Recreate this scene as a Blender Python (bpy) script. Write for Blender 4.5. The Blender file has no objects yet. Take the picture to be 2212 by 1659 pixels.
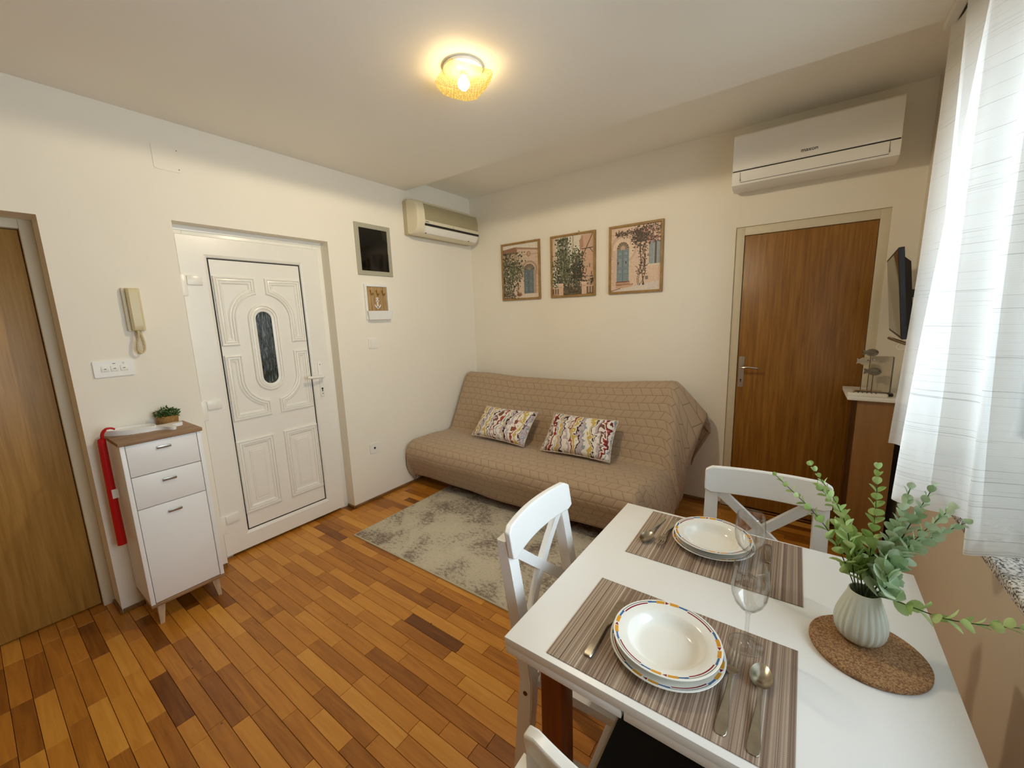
import bpy, bmesh, math, random
import numpy as np
from mathutils import Vector, Matrix, noise as mnoise

SC = bpy.context.scene
COL = SC.collection
PI = math.pi
random.seed(7)

# ------------------------------------------------------------------ camera
cam_d = bpy.data.cameras.new('camera')
cam = bpy.data.objects.new('camera', cam_d)
COL.objects.link(cam)
cam.location = (2.85086, -3.30161, 1.50221)
cam.rotation_euler = (1.403442, 0.032555, 0.619545)
cam_d.sensor_fit = 'HORIZONTAL'
cam_d.sensor_width = 36.0
cam_d.lens = 36.0 * 862.619 / 2212.0
cam_d.clip_start = 0.02
SC.camera = cam

# ------------------------------------------------------------------ world, daylight, exposure
SKY = (0.74, 0.89, 1.0)
SKY_STRENGTH = 11.5
world = bpy.data.worlds.new('sky')
SC.world = world
world.use_nodes = True
bgn = world.node_tree.nodes['Background']
bgn.inputs[0].default_value = (*SKY, 1)
bgn.inputs[1].default_value = SKY_STRENGTH

def area_light(name, loc, rot, sx, sy, power, color, portal=False):
    d = bpy.data.lights.new(name, 'AREA')
    d.shape = 'RECTANGLE'; d.size = sx; d.size_y = sy
    d.energy = power; d.color = color
    if portal: d.cycles.is_portal = True
    o = bpy.data.objects.new(name, d); COL.objects.link(o)
    o.location = loc; o.rotation_euler = rot
    return o
# the sky seen through the window is sampled through a portal standing in the opening
area_light('window_portal', (3.66, -2.0, 1.604), (0, PI / 2, 0), 1.47, 2.3, 1.0, (1, 1, 1), portal=True)

SC.view_settings.view_transform = 'Standard'
SC.view_settings.look = 'None'
SC.view_settings.gamma = 1.0
SC.view_settings.exposure = -0.20
SC.view_settings.use_curve_mapping = False
cy = SC.cycles
cy.max_bounces = 10; cy.diffuse_bounces = 6; cy.glossy_bounces = 4
cy.transmission_bounces = 8; cy.transparent_max_bounces = 16
cy.caustics_reflective = False; cy.caustics_refractive = False
cy.sample_clamp_indirect = 8.0
cy.use_denoising = True

# ------------------------------------------------------------------ helpers: materials
def new_mat(name):
    m = bpy.data.materials.new(name); m.use_nodes = True
    nt = m.node_tree
    b = nt.nodes.get('Principled BSDF')
    return m, nt, b

def N(nt, typ, **kw):
    n = nt.nodes.new(typ)
    for k, v in kw.items():
        if k.startswith('i_'):
            key = k[2:]
            key = int(key) if key.isdigit() else key.replace('_', ' ')
            n.inputs[key].default_value = v
        else:
            setattr(n, k, v)
    return n

def L(nt, a, ao, b, bi):
    nt.links.new(a.outputs[ao], b.inputs[bi])

def lin(c):
    return tuple(((x / 12.92) if x <= 0.04045 else ((x + 0.055) / 1.055) ** 2.4) for x in c)

def rgb(r, g, b):
    return (*lin((r / 255, g / 255, b / 255)), 1.0)

def ramp(nt, stops, interp='LINEAR'):
    r = nt.nodes.new('ShaderNodeValToRGB')
    cr = r.color_ramp; cr.interpolation = interp
    while len(cr.elements) < len(stops): cr.elements.new(0.5)
    for e, (p, c) in zip(cr.elements, stops):
        e.position = p; e.color = c
    return r

def coords(nt, scale=(1, 1, 1), kind='Object', rot=(0, 0, 0)):
    tc = N(nt, 'ShaderNodeTexCoord')
    mp = N(nt, 'ShaderNodeMapping')
    mp.inputs['Scale'].default_value = scale
    mp.inputs['Rotation'].default_value = rot
    L(nt, tc, kind, mp, 0)
    return mp

def simple(name, col, rough=0.5, metal=0.0, var=0.06, vscale=8.0, bump=0.0, bscale=200.0, **kw):
    """plain material with a faint noise in colour and relief"""
    m, nt, b = new_mat(name)
    mp = coords(nt)
    nz = N(nt, 'ShaderNodeTexNoise', i_Scale=vscale, i_Detail=3.0)
    L(nt, mp, 0, nz, 'Vector')
    d = tuple(max(0, c * (1 - var)) for c in col[:3]); e = tuple(min(1, c * (1 + var)) for c in col[:3])
    r = ramp(nt, [(0.3, (*d, 1)), (0.7, (*e, 1))])
    L(nt, nz, 0, r, 0); L(nt, r, 0, b, 'Base Color')
    b.inputs['Roughness'].default_value = rough
    b.inputs['Metallic'].default_value = metal
    for k, v in kw.items(): b.inputs[k.replace('_', ' ')].default_value = v
    if bump:
        n2 = N(nt, 'ShaderNodeTexNoise', i_Scale=bscale, i_Detail=4.0)
        L(nt, mp, 0, n2, 'Vector')
        bp = N(nt, 'ShaderNodeBump', i_Strength=bump, i_Distance=0.002)
        L(nt, n2, 0, bp, 'Height'); L(nt, bp, 0, b, 'Normal')
    return m

def wood(name, c1, c2, c3, rough=0.4, grain=(40, 40, 2.2), fine=(220, 220, 5), bump=0.15, per_object=False, spec=0.5):
    m, nt, b = new_mat(name)
    mp = coords(nt, grain)
    if per_object:
        oi = N(nt, 'ShaderNodeObjectInfo')
        ml = N(nt, 'ShaderNodeMath', operation='MULTIPLY'); ml.inputs[1].default_value = 57.0
        L(nt, oi, 'Random', ml, 0)
        cb = N(nt, 'ShaderNodeCombineXYZ')
        for k in range(3): L(nt, ml, 0, cb, k)
        L(nt, cb, 0, mp, 'Location')
    n1 = N(nt, 'ShaderNodeTexNoise', i_Scale=1.0, i_Detail=5.0, i_Distortion=0.6)
    L(nt, mp, 0, n1, 'Vector')
    mp2 = coords(nt, fine)
    n2 = N(nt, 'ShaderNodeTexNoise', i_Scale=1.0, i_Detail=3.0)
    L(nt, mp2, 0, n2, 'Vector')
    r = ramp(nt, [(0.3, c1), (0.5, c2), (0.72, c3)])
    mx = N(nt, 'ShaderNodeMath', operation='MULTIPLY_ADD'); mx.inputs[1].default_value = 0.35; 
    L(nt, n2, 0, mx, 0)
    sb = N(nt, 'ShaderNodeMath', operation='SUBTRACT'); sb.inputs[1].default_value = 0.175
    L(nt, n1, 0, sb, 0); L(nt, sb, 0, mx, 2)
    L(nt, mx, 0, r, 0)
    L(nt, r, 0, b, 'Base Color')
    b.inputs['Roughness'].default_value = rough
    b.inputs['Specular IOR Level'].default_value = spec
    bp = N(nt, 'ShaderNodeBump', i_Strength=bump, i_Distance=0.001)
    L(nt, n2, 0, bp, 'Height'); L(nt, bp, 0, b, 'Normal')
    return m

# ------------------------------------------------------------------ helpers: geometry
def bm_new(): return bmesh.new()

def box(bm, a, b, bev=0.0, seg=2, M=None):
    t = bmesh.new()
    bmesh.ops.create_cube(t, size=1.0)
    s = [b[i] - a[i] for i in range(3)]; c = [(a[i] + b[i]) / 2 for i in range(3)]
    for v in t.verts:
        v.co = Vector((v.co.x * s[0] + c[0], v.co.y * s[1] + c[1], v.co.z * s[2] + c[2]))
    if bev > 0:
        bmesh.ops.bevel(t, geom=t.edges[:], offset=min(bev, min(map(abs, s)) * 0.45), segments=seg, affect='EDGES', profile=0.5)
    merge(bm, t, M)

def merge(bm, t, M=None):
    if M is not None: bmesh.ops.transform(t, matrix=M, verts=t.verts[:])
    me = bpy.data.meshes.new('tmp'); t.to_mesh(me); t.free()
    bm.from_mesh(me); bpy.data.meshes.remove(me)

def loft(bm, loops, cap0=True, cap1=True, close=True, closed_chain=False):
    """loops: list of equally long lists of 3-D points; bridge one to the next"""
    rows = [[bm.verts.new(p) for p in lp] for lp in loops]
    n = len(rows[0])
    rng = range(len(rows)) if closed_chain else range(len(rows) - 1)
    for i in rng:
        A, B = rows[i], rows[(i + 1) % len(rows)]
        for k in range(n if close else n - 1):
            q = (k + 1) % n
            try: bm.faces.new((A[k], A[q], B[q], B[k]))
            except ValueError: pass
    if close and not closed_chain:
        if cap0: bm.faces.new(rows[0][::-1])
        if cap1: bm.faces.new(rows[-1])
    return rows

def lathe(bm, prof, n=48, c=(0, 0, 0), ripple=None):
    loops = []
    for r, z in prof:
        lp = []
        for k in range(n):
            a = 2 * PI * k / n
            rr = r * (ripple(a, z) if ripple else 1.0)
            lp.append((c[0] + rr * math.cos(a), c[1] + rr * math.sin(a), c[2] + z))
        loops.append(lp)
    loft(bm, loops, cap0=prof[0][0] > 1e-5, cap1=prof[-1][0] > 1e-5)
    bmesh.ops.remove_doubles(bm, verts=bm.verts[:], dist=1e-6)

def tube(bm, pts, r, n=10, caps=True):
    pts = [Vector(p) for p in pts]
    rs = r if isinstance(r, (list, tuple)) else [r] * len(pts)
    up = None; loops = []
    for i, p in enumerate(pts):
        d = (pts[min(i + 1, len(pts) - 1)] - pts[max(i - 1, 0)]).normalized()
        if up is None:
            up = Vector((0, 0, 1)) if abs(d.z) < 0.9 else Vector((1, 0, 0))
        s = d.cross(up).normalized(); up = s.cross(d).normalized()
        loops.append([p + rs[i] * (math.cos(2 * PI * k / n) * s + math.sin(2 * PI * k / n) * up) for k in range(n)])
    loft(bm, loops, caps, caps)

def strip(bm, st, flip=1):
    """loft of rectangular stations along +y: (y, half width, z bottom, thickness[, x centre])"""
    loops = []
    for s in st:
        y, w, z, t = s[:4]; x = s[4] if len(s) > 4 else 0
        e = min(t * 0.35, w * 0.35)
        loops.append([(x - w, y, z + e), (x - w + e, y, z), (x + w - e, y, z), (x + w, y, z + e), (x + w, y, z + t - e), (x + w - e, y, z + t), (x - w + e, y, z + t), (x - w, y, z + t - e)])
    loft(bm, loops)

def prism(bm, poly, z0, z1, axes=(0, 1, 2), bev=0.0):
    """poly in 2-D, extruded from z0 to z1; axes tells which world axis each takes"""
    def P(u, v, w):
        o = [0, 0, 0]; o[axes[0]] = u; o[axes[1]] = v; o[axes[2]] = w; return o
    t = bmesh.new()
    loft(t, [[P(u, v, z0) for u, v in poly], [P(u, v, z1) for u, v in poly]])
    if bev > 0:
        bmesh.ops.bevel(t, geom=t.edges[:], offset=bev, segments=2, affect='EDGES', clamp_overlap=True)
    bmesh.ops.recalc_face_normals(t, faces=t.faces[:])
    merge(bm, t)

def offset_poly(poly, d):
    """inward offset of a closed 2-D polygon with mitred corners"""
    n = len(poly)
    area = sum(poly[i][0] * poly[(i + 1) % n][1] - poly[(i + 1) % n][0] * poly[i][1] for i in range(n))
    sg = 1 if area > 0 else -1
    out = []
    for i in range(n):
        p0, p1, p2 = Vector(poly[i - 1]), Vector(poly[i]), Vector(poly[(i + 1) % n])
        e1 = (p1 - p0).normalized(); e2 = (p2 - p1).normalized()
        n1 = Vector((-e1.y, e1.x)) * sg; n2 = Vector((-e2.y, e2.x)) * sg
        k = n1 + n2
        k = k / max(0.25, k.dot(n1))
        out.append(tuple(p1 + k * d))
    return out

def moulding(bm, poly, prof, place):
    """profile (inset, height) run round a closed polygon; place(u,v,h) gives 3-D"""
    loops = [[place(u, v, h) for u, v in offset_poly(poly, d)] for d, h in prof]
    loft(bm, loops, False, False)

def stadium(cy_, cz, hw, hz, n=20):
    """upright rounded slot centred at cy_, cz; hz = half of straight part"""
    pts = []
    for k in range(n + 1):
        a = PI * k / n
        pts.append((cy_ + hw * math.cos(a), cz + hz + hw * math.sin(a)))
    for k in range(n + 1):
        a = PI + PI * k / n
        pts.append((cy_ + hw * math.cos(a), cz - hz + hw * math.sin(a)))
    return pts

def rect(u0, u1, v0, v1): return [(u0, v0), (u1, v0), (u1, v1), (u0, v1)]

def rrect(u0, u1, v0, v1, r, n=5):
    pts = []
    for (cx, cy_, a0) in ((u1 - r, v0 + r, -PI / 2), (u1 - r, v1 - r, 0), (u0 + r, v1 - r, PI / 2), (u0 + r, v0 + r, PI)):
        for k in range(n + 1):
            a = a0 + PI / 2 * k / n
            pts.append((cx + r * math.cos(a), cy_ + r * math.sin(a)))
    return pts

def catmull(P, m):
    """list of points -> m interpolated points per segment"""
    P = [Vector(p) for p in P]; out = []
    for i in range(len(P) - 1):
        p0 = P[max(i - 1, 0)]; p1 = P[i]; p2 = P[i + 1]; p3 = P[min(i + 2, len(P) - 1)]
        for k in range(m):
            t = k / m
            out.append(0.5 * ((2 * p1) + (p2 - p0) * t + (2 * p0 - 5 * p1 + 4 * p2 - p3) * t * t + (3 * p1 - p0 - 3 * p2 + p3) * t ** 3))
    out.append(P[-1]); return out

def wmat(o):
    M = o.matrix_basis.copy()
    while o.parent is not None:
        o = o.parent; M = o.matrix_basis @ M
    return M

def obj(name, bm, mat, parent=None, world=True, smooth=35, kind=None, recalc=True):
    """link the bmesh as ONE object; points given in world space unless world=False"""
    if recalc: bmesh.ops.recalc_face_normals(bm, faces=bm.faces[:])
    if parent is not None and world:
        bmesh.ops.transform(bm, matrix=wmat(parent).inverted(), verts=bm.verts[:])
    me = bpy.data.meshes.new(name); bm.to_mesh(me); bm.free()
    if smooth:
        me.polygons.foreach_set('use_smooth', [True] * len(me.polygons))
        if smooth < 180: me.set_sharp_from_angle(angle=math.radians(smooth))
    for m in (mat if isinstance(mat, (list, tuple)) else [mat]): me.materials.append(m)
    o = bpy.data.objects.new(name, me); COL.objects.link(o)
    if parent is not None: o.parent = parent
    if kind: o['kind'] = kind
    return o

def tag(o, label, cat, group=None):
    o['label'] = label; o['category'] = cat
    if group: o['group'] = group
    return o

def thing(name, label, cat, loc=(0, 0, 0), rz=0.0, group=None):
    o = bpy.data.objects.new(name, None); COL.objects.link(o)
    o.empty_display_size = 0.05
    o.location = loc; o.rotation_euler = (0, 0, rz)
    return tag(o, label, cat, group)

def structure(name, loc=(0, 0, 0)):
    o = bpy.data.objects.new(name, None); COL.objects.link(o)
    o.location = loc; o['kind'] = 'structure'; return o

def dup(root, loc, rz, label, group=None):
    def cp(o, par):
        c = o.copy(); COL.objects.link(c)
        if par is not None: c.parent = par
        for ch in list(o.children): cp(ch, c)
        return c
    r = cp(root, None)
    r.location = loc; r.rotation_euler = (0, 0, rz); r['label'] = label
    if group: r['group'] = group
    return r

# ------------------------------------------------------------------ materials
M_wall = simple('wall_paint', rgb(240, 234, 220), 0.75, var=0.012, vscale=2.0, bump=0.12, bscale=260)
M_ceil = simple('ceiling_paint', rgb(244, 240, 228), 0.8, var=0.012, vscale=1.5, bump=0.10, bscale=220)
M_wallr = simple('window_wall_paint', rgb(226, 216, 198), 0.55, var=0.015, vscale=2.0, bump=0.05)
M_upvc = simple('white_plastic_door', rgb(240, 237, 228), 0.28, var=0.01)
M_gasket = simple('black_gasket', rgb(16, 16, 18), 0.6)
M_whitewood = simple('white_lacquer', rgb(238, 238, 236), 0.35, var=0.01, bump=0.03, bscale=400)
M_whiteplas = simple('white_plastic', rgb(238, 236, 228), 0.35, var=0.01)
M_beigeplas = simple('aged_beige_plastic', rgb(214, 200, 160), 0.35, var=0.02)
M_acbeige = simple('cream_ac_plastic', rgb(226, 217, 190), 0.4, var=0.015)
M_black = simple('black_plastic', rgb(14, 14, 15), 0.35)
M_blackfab = simple('black_fabric', rgb(9, 9, 10), 0.9, bump=0.3, bscale=600)
M_greyframe = simple('grey_painted_frame', rgb(172, 168, 148), 0.5, var=0.02)
M_steel = simple('brushed_steel', rgb(190, 186, 178), 0.28, 1.0, var=0.05, vscale=40)
M_cutlery = simple('worn_cutlery_steel', rgb(178, 170, 155), 0.24, 1.0, var=0.10, vscale=60)
M_brass = simple('brass', rgb(170, 135, 70), 0.35, 1.0)
M_red = simple('red_plastic', rgb(190, 12, 18), 0.3, var=0.03)
M_redfab = simple('red_fabric', rgb(150, 22, 14), 0.8)
M_paper = simple('white_paper', rgb(235, 235, 228), 0.7)
M_doorbrown = wood('brown_oak_veneer', rgb(126, 84, 28), rgb(146, 99, 37), rgb(164, 116, 50), 0.38, (55, 55, 2.6), (260, 260, 9), 0.12)
M_dooroak = wood('golden_oak_veneer', rgb(150, 110, 48), rgb(166, 124, 58), rgb(180, 138, 70), 0.42, (50, 50, 2.2), (240, 240, 8), 0.12)
M_doorframe = simple('cream_door_frame', rgb(218, 208, 182), 0.45, var=0.02, bump=0.08, bscale=120)
M_skirt = wood('skirting_oak', rgb(98, 66, 30), rgb(126, 88, 42), rgb(146, 106, 56), 0.45, (6, 6, 60), (60, 60, 200))
M_oaktop = wood('sonoma_oak_laminate', rgb(128, 97, 66), rgb(150, 116, 82), rgb(168, 134, 98), 0.5, (30, 3, 30), (200, 14, 200))
M_palewood = wood('pale_oak_legs', rgb(170, 140, 108), rgb(188, 160, 128), rgb(200, 174, 144), 0.5)
M_frameoak = wood('thin_oak_frame', rgb(138, 106, 58), rgb(154, 120, 68), rgb(168, 134, 80), 0.5, (20, 20, 20), (120, 120, 120))
M_beech = wood('brown_stained_leg', rgb(104, 48, 14), rgb(120, 58, 18), rgb(134, 68, 24), 0.38, (30, 30, 2), (200, 200, 5))
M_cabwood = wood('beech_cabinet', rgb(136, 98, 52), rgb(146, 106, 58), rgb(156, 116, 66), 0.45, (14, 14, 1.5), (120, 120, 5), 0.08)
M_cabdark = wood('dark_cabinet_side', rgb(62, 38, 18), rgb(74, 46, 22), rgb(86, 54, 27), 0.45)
M_screw = simple('screw_metal', rgb(90, 82, 66), 0.4, 0.8)
M_grey = simple('grey_mark', rgb(120, 118, 112), 0.6)
M_dark = simple('dark_slot', rgb(30, 28, 26), 0.6)

def floor_mat():
    m, nt, b = new_mat('varnished_parquet')
    oi = N(nt, 'ShaderNodeObjectInfo')
    at = N(nt, 'ShaderNodeAttribute', attribute_name='tint')
    # each loose board carries its own tint in a mesh attribute; grain runs along the board (x)
    tc = N(nt, 'ShaderNodeTexCoord')
    sc = N(nt, 'ShaderNodeVectorMath', operation='MULTIPLY'); sc.inputs[1].default_value = (3.0, 34.0, 1.0)
    ge = N(nt, 'ShaderNodeNewGeometry')
    L(nt, ge, 'Position', sc, 0)
    sh = N(nt, 'ShaderNodeVectorMath', operation='MULTIPLY_ADD'); sh.inputs[1].default_value = (31.0, 17.0, 5.0)
    L(nt, at, 'Color', sh, 0); L(nt, sc, 0, sh, 2)
    n1 = N(nt, 'ShaderNodeTexNoise', i_Scale=1.0, i_Detail=6.0, i_Distortion=1.2)
    L(nt, sh, 0, n1, 'Vector')
    sc2 = N(nt, 'ShaderNodeVectorMath', operation='MULTIPLY'); sc2.inputs[1].default_value = (9.0, 190.0, 1.0)
    L(nt, ge, 'Position', sc2, 0)
    n2 = N(nt, 'ShaderNodeTexNoise', i_Scale=1.0, i_Detail=3.0); L(nt, sc2, 0, n2, 'Vector')
    sp = N(nt, 'ShaderNodeSeparateColor'); L(nt, at, 'Color', sp, 0)
    # value = tint + grain
    a1 = N(nt, 'ShaderNodeMath', operation='MULTIPLY_ADD'); a1.inputs[1].default_value = 0.55; L(nt, n1, 0, a1, 0)
    L(nt, sp, 0, a1, 2)
    a2 = N(nt, 'ShaderNodeMath', operation='MULTIPLY_ADD'); a2.inputs[1].default_value = 0.16; L(nt, n2, 0, a2, 0); L(nt, a1, 0, a2, 2)
    a3 = N(nt, 'ShaderNodeMath', operation='SUBTRACT'); a3.inputs[1].default_value = 0.355; L(nt, a2, 0, a3, 0)
    r = ramp(nt, [(0.0, rgb(106, 58, 14)), (0.25, rgb(152, 93, 28)), (0.5, rgb(188, 123, 43)), (0.75, rgb(208, 145, 58)), (1.0, rgb(222, 164, 76))])
    L(nt, a3, 0, r, 0)
    # small dark knots and scratches
    vk = N(nt, 'ShaderNodeTexVoronoi', i_Scale=7.0, i_Randomness=1.0); L(nt, ge, 'Position', vk, 'Vector')
    kr = ramp(nt, [(0.018, (0.25, 0.25, 0.25, 1)), (0.04, (1, 1, 1, 1))]); L(nt, vk, 'Distance', kr, 0)
    mx = N(nt, 'ShaderNodeMix', data_type='RGBA', blend_type='MULTIPLY'); mx.inputs[0].default_value = 1.0
    L(nt, r, 0, mx, 6); L(nt, kr, 0, mx, 7)
    L(nt, mx, 2, b, 'Base Color')
    rr = N(nt, 'ShaderNodeMapRange'); rr.inputs['To Min'].default_value = 0.26; rr.inputs['To Max'].default_value = 0.42
    L(nt, n1, 0, rr, 0); L(nt, rr, 0, b, 'Roughness')
    b.inputs['Specular IOR Level'].default_value = 0.4
    bp = N(nt, 'ShaderNodeBump', i_Strength=0.12, i_Distance=0.001); L(nt, n2, 0, bp, 'Height'); L(nt, bp, 0, b, 'Normal')
    return m
M_floor = floor_mat()

def glass_mat(name, tint=(1, 1, 1), rough=0.0):
    m, nt, b = new_mat(name)
    b.inputs['Base Color'].default_value = (*tint, 1)
    b.inputs['Transmission Weight'].default_value = 1.0
    b.inputs['Roughness'].default_value = rough
    b.inputs['IOR'].default_value = 1.47
    return m
def thin_glass():
    m, nt, b = new_mat('clear_wine_glass'); nt.nodes.remove(b)
    out = nt.nodes['Material Output']
    lw = N(nt, 'ShaderNodeLayerWeight', i_Blend=0.35)
    cr = ramp(nt, [(0.0, (.985, .985, .98, 1)), (0.5, (.95, .955, .95, 1)), (0.8, (.72, .74, .74, 1)), (1.0, (.42, .44, .45, 1))]); L(nt, lw, 'Facing', cr, 0)
    tr = N(nt, 'ShaderNodeBsdfTransparent'); L(nt, cr, 0, tr, 0)
    gl = N(nt, 'ShaderNodeBsdfGlossy', i_Roughness=0.01)
    fr = ramp(nt, [(0.0, (.05,) * 3 + (1,)), (0.5, (.09,) * 3 + (1,)), (0.8, (.30,) * 3 + (1,)), (1.0, (.9,) * 3 + (1,))]); mx = N(nt, 'ShaderNodeMixShader')
    lw2 = N(nt, 'ShaderNodeLayerWeight', i_Blend=0.5); L(nt, lw2, 'Facing', fr, 0)
    L(nt, fr, 0, mx, 0); L(nt, tr, 0, mx, 1); L(nt, gl, 0, mx, 2); L(nt, mx, 0, out, 0)
    return m
M_glass = thin_glass()

def pane_mat():
    m, nt, b = new_mat('window_glass')
    nt.nodes.remove(b)
    out = nt.nodes['Material Output']
    tr = N(nt, 'ShaderNodeBsdfTransparent'); gl = N(nt, 'ShaderNodeBsdfGlossy', i_Roughness=0.02)
    fr = N(nt, 'ShaderNodeFresnel', i_IOR=1.45); mx = N(nt, 'ShaderNodeMixShader')
    L(nt, fr, 0, mx, 0); L(nt, tr, 0, mx, 1); L(nt, gl, 0, mx, 2); L(nt, mx, 0, out, 0)
    return m
M_pane = pane_mat()

# ------------------------------------------------------------------ room shell
XR, HC, HR, RD = 3.37, 2.60, 2.70, 0.828       # window wall, main ceiling, raised strip, its depth
YB = -5.2                                      # wall behind the photographer
DW = (-2.496, -1.593, 2.085)                   # white door opening on the left wall
DO = (-3.86, -2.989, 2.028)                    # oak door opening on the left wall
DB = (2.440, 3.240, 2.060)                     # brown door opening on the back wall
WN = (-3.15, -0.85, 0.868, 2.34)               # window opening

bm = bm_new()
for y0, y1, z0, z1 in ((YB, DO[0], 0, 2.95), (DO[0], DO[1], DO[2], 2.95), (DO[1], DW[0], 0, 2.95), (DW[0], DW[1], DW[2], 2.95), (DW[1], 0.2, 0, 2.95)):
    box(bm, (-0.26, y0, z0), (0, y1, z1))
box(bm, (-0.50, YB, -0.1), (-0.26, 0.2, 2.95))  # added slab behind both door openings, blocks sky light leaking in
obj('wall_left', bm, M_wall, smooth=0, kind='structure')
bm = bm_new()
for x0, x1, z0, z1 in ((-0.26, DB[0], 0, 2.95), (DB[0], DB[1], DB[2], 2.95), (DB[1], 3.62, 0, 2.95)):
    box(bm, (x0, 0, z0), (x1, 0.2, z1))
box(bm, (-0.26, 0.2, -0.1), (3.62, 0.4, 2.95))  # added slab behind the brown door, keeps outside light out
obj('wall_back', bm, M_wall, smooth=0, kind='structure')
bm = bm_new()
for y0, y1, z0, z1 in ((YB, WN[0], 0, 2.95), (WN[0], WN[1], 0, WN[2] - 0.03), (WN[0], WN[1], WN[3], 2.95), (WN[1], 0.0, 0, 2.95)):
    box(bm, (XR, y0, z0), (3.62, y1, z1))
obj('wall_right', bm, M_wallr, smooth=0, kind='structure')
bm = bm_new(); box(bm, (-0.26, YB - 0.2, 0), (3.62, YB, 2.95))
obj('wall_front', bm, M_wall, smooth=0, kind='structure')
bm = bm_new()
box(bm, (-0.26, YB, HC), (3.62, -RD, 2.95)); box(bm, (-0.26, -RD, HR), (3.62, 0.2, 2.95))
obj('ceiling', bm, M_ceil, smooth=0, kind='structure')

# floor: sub-floor with every board laid on it
bm = bm_new(); box(bm, (-0.26, YB, -0.06), (3.62, 0.2, -0.0115))
floor = obj('floor', bm, simple('dark_joint', rgb(46, 24, 10), 0.8), smooth=0, kind='structure')
CAMR = cam.rotation_euler.to_matrix(); CAMP = Vector(cam.location)
def px(p):
    q = CAMR.inverted() @ (Vector(p) - CAMP)
    if q.z > -0.05: return None
    return (1106 + 862.6 * q.x / -q.z, 829.5 - 862.6 * q.y / -q.z)
def plank_bm(bm, x0, x1, y0, y1, tint):
    lay = bm.loops.layers.float_color.get('tint') or bm.loops.layers.float_color.new('tint')
    g = 0.0007; e = 0.0012
    top = [bm.verts.new((x, y, 0.0)) for x, y in ((x0 + e, y0 + e), (x1 - e, y0 + e), (x1 - e, y1 - e), (x0 + e, y1 - e))]
    mid = [bm.verts.new((x, y, -0.0012)) for x, y in ((x0 + g, y0 + g), (x1 - g, y0 + g), (x1 - g, y1 - g), (x0 + g, y1 - g))]
    low = [bm.verts.new((v.co.x, v.co.y, -0.0115)) for v in mid]
    fs = [bm.faces.new(top)]
    for A, B in ((mid, top), (low, mid)):
        for k in range(4): fs.append(bm.faces.new((A[k], A[(k + 1) % 4], B[(k + 1) % 4], B[k])))
    for f in fs:
        for l in f.loops: l[lay] = tint
boards = []
rnd = random.Random(11)
PW, PL = 0.0603, 0.355
row = 0; y = YB
while y < 0.0:
    y1 = min(y + PW, 0.0)
    x = -0.25 - rnd.random() * PL
    while x < XR:
        l = PL if rnd.random() > 0.14 else rnd.choice((0.07, 0.14, 0.2, 0.26, 0.3))
        a, b_ = max(x, -0.25), min(x + l, XR)
        if b_ - a > 0.02:
            t = rnd.gauss(0.50, 0.15)
            if rnd.random() < 0.13: t -= 0.18
            boards.append((a, b_, y, y1, (max(0.02, min(0.9, t)), rnd.random(), rnd.random(), 1)))
        x += l
    y = y1; row += 1
def board_size(b):
    c = ((b[0] + b[1]) / 2, (b[2] + b[3]) / 2)
    if 0.45 < c[0] < 2.0 and -1.80 < c[1] < -0.7: return 0
    if c[1] > -0.8 and c[0] < 2.2: return 0
    if c[0] > 2.45 and -2.9 < c[1] < -1.9: return 0
    P = [px((u, v, 0)) for u, v in ((b[0], b[2]), (b[1], b[2]), (b[1], b[3]), (b[0], b[3]))]
    if any(p is None for p in P): return 0
    if all(p[0] < 0 or p[0] > 2212 or p[1] < 0 or p[1] > 1659 for p in P): return 0
    return abs(sum(P[i][0] * P[(i + 1) % 4][1] - P[(i + 1) % 4][0] * P[i][1] for i in range(4))) / 2
boards.sort(key=board_size, reverse=True)
for b in boards[:296]:
    bm = bm_new(); plank_bm(bm, *b)
    obj('plank', bm, M_floor, floor, smooth=0)
bm = bm_new()
for b in boards[296:]: plank_bm(bm, *b)
obj('planks', bm, M_floor, floor, smooth=0, kind='stuff')

# skirting
bm = bm_new()
for y0, y1 in ((DO[1] + 0.003, DW[0] - 0.003), (DW[1] + 0.003, -0.001), (YB, DO[0])):
    box(bm, (0.0, y0, 0.0), (0.011, y1, 0.024), 0.003)
box(bm, (-0.085, DW[1] - 0.011, 0.0), (0.011, DW[1], 0.024), 0.003)
box(bm, (-0.15, DO[1] - 0.011, 0.0), (0.011, DO[1], 0.024), 0.003)
obj('baseboard_left', bm, M_skirt, kind='structure')
bm = bm_new()
box(bm, (0.0115, -0.011, 0), (DB[0] - 0.003, 0.0, 0.024), 0.003); box(bm, (DB[1] + 0.003, -0.011, 0), (XR, 0.0, 0.024), 0.003)
obj('baseboard_back', bm, M_skirt, kind='structure')

# ------------------------------------------------------------------ door_1: white entrance door (left wall)
d1 = structure('door_1', (-0.07, -2.045, 0))
bm = bm_new()
FX0, FX1 = -0.17, -0.098
box(bm, (FX0, DW[0], 0), (FX1, DW[0] + 0.065, DW[2]), 0.003)
box(bm, (FX0, DW[1] - 0.065, 0), (FX1, DW[1], DW[2]), 0.003)
box(bm, (FX0, DW[0] + 0.065, 1.99), (FX1, DW[1] - 0.065, DW[2]), 0.003)
box(bm, (FX0, DW[0], 2.056), (FX1 + 0.008, DW[1], DW[2]), 0.002)
obj('door_frame', bm, M_upvc, d1)
SY0, SY1, SZ0, SZ1, SX = -2.478, -1.640, 0.020, 2.032, -0.068
PY0, PY1, PZ0, PZ1 = -2.332, -1.780, 0.142, 1.910
plc = lambda x0: (lambda u, v, h: (x0 + h, u, v))
bm = bm_new()
wy = PY0 - SY0
outer = rect(SY0, SY1, SZ0, SZ1); inner = rect(PY0, PY1, PZ0, PZ1)
bead = rect(PY0 - 0.018, PY1 + 0.018, PZ0 - 0.018, PZ1 + 0.018)
L3 = lambda poly, x: [(x, u, v) for u, v in poly]
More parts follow.
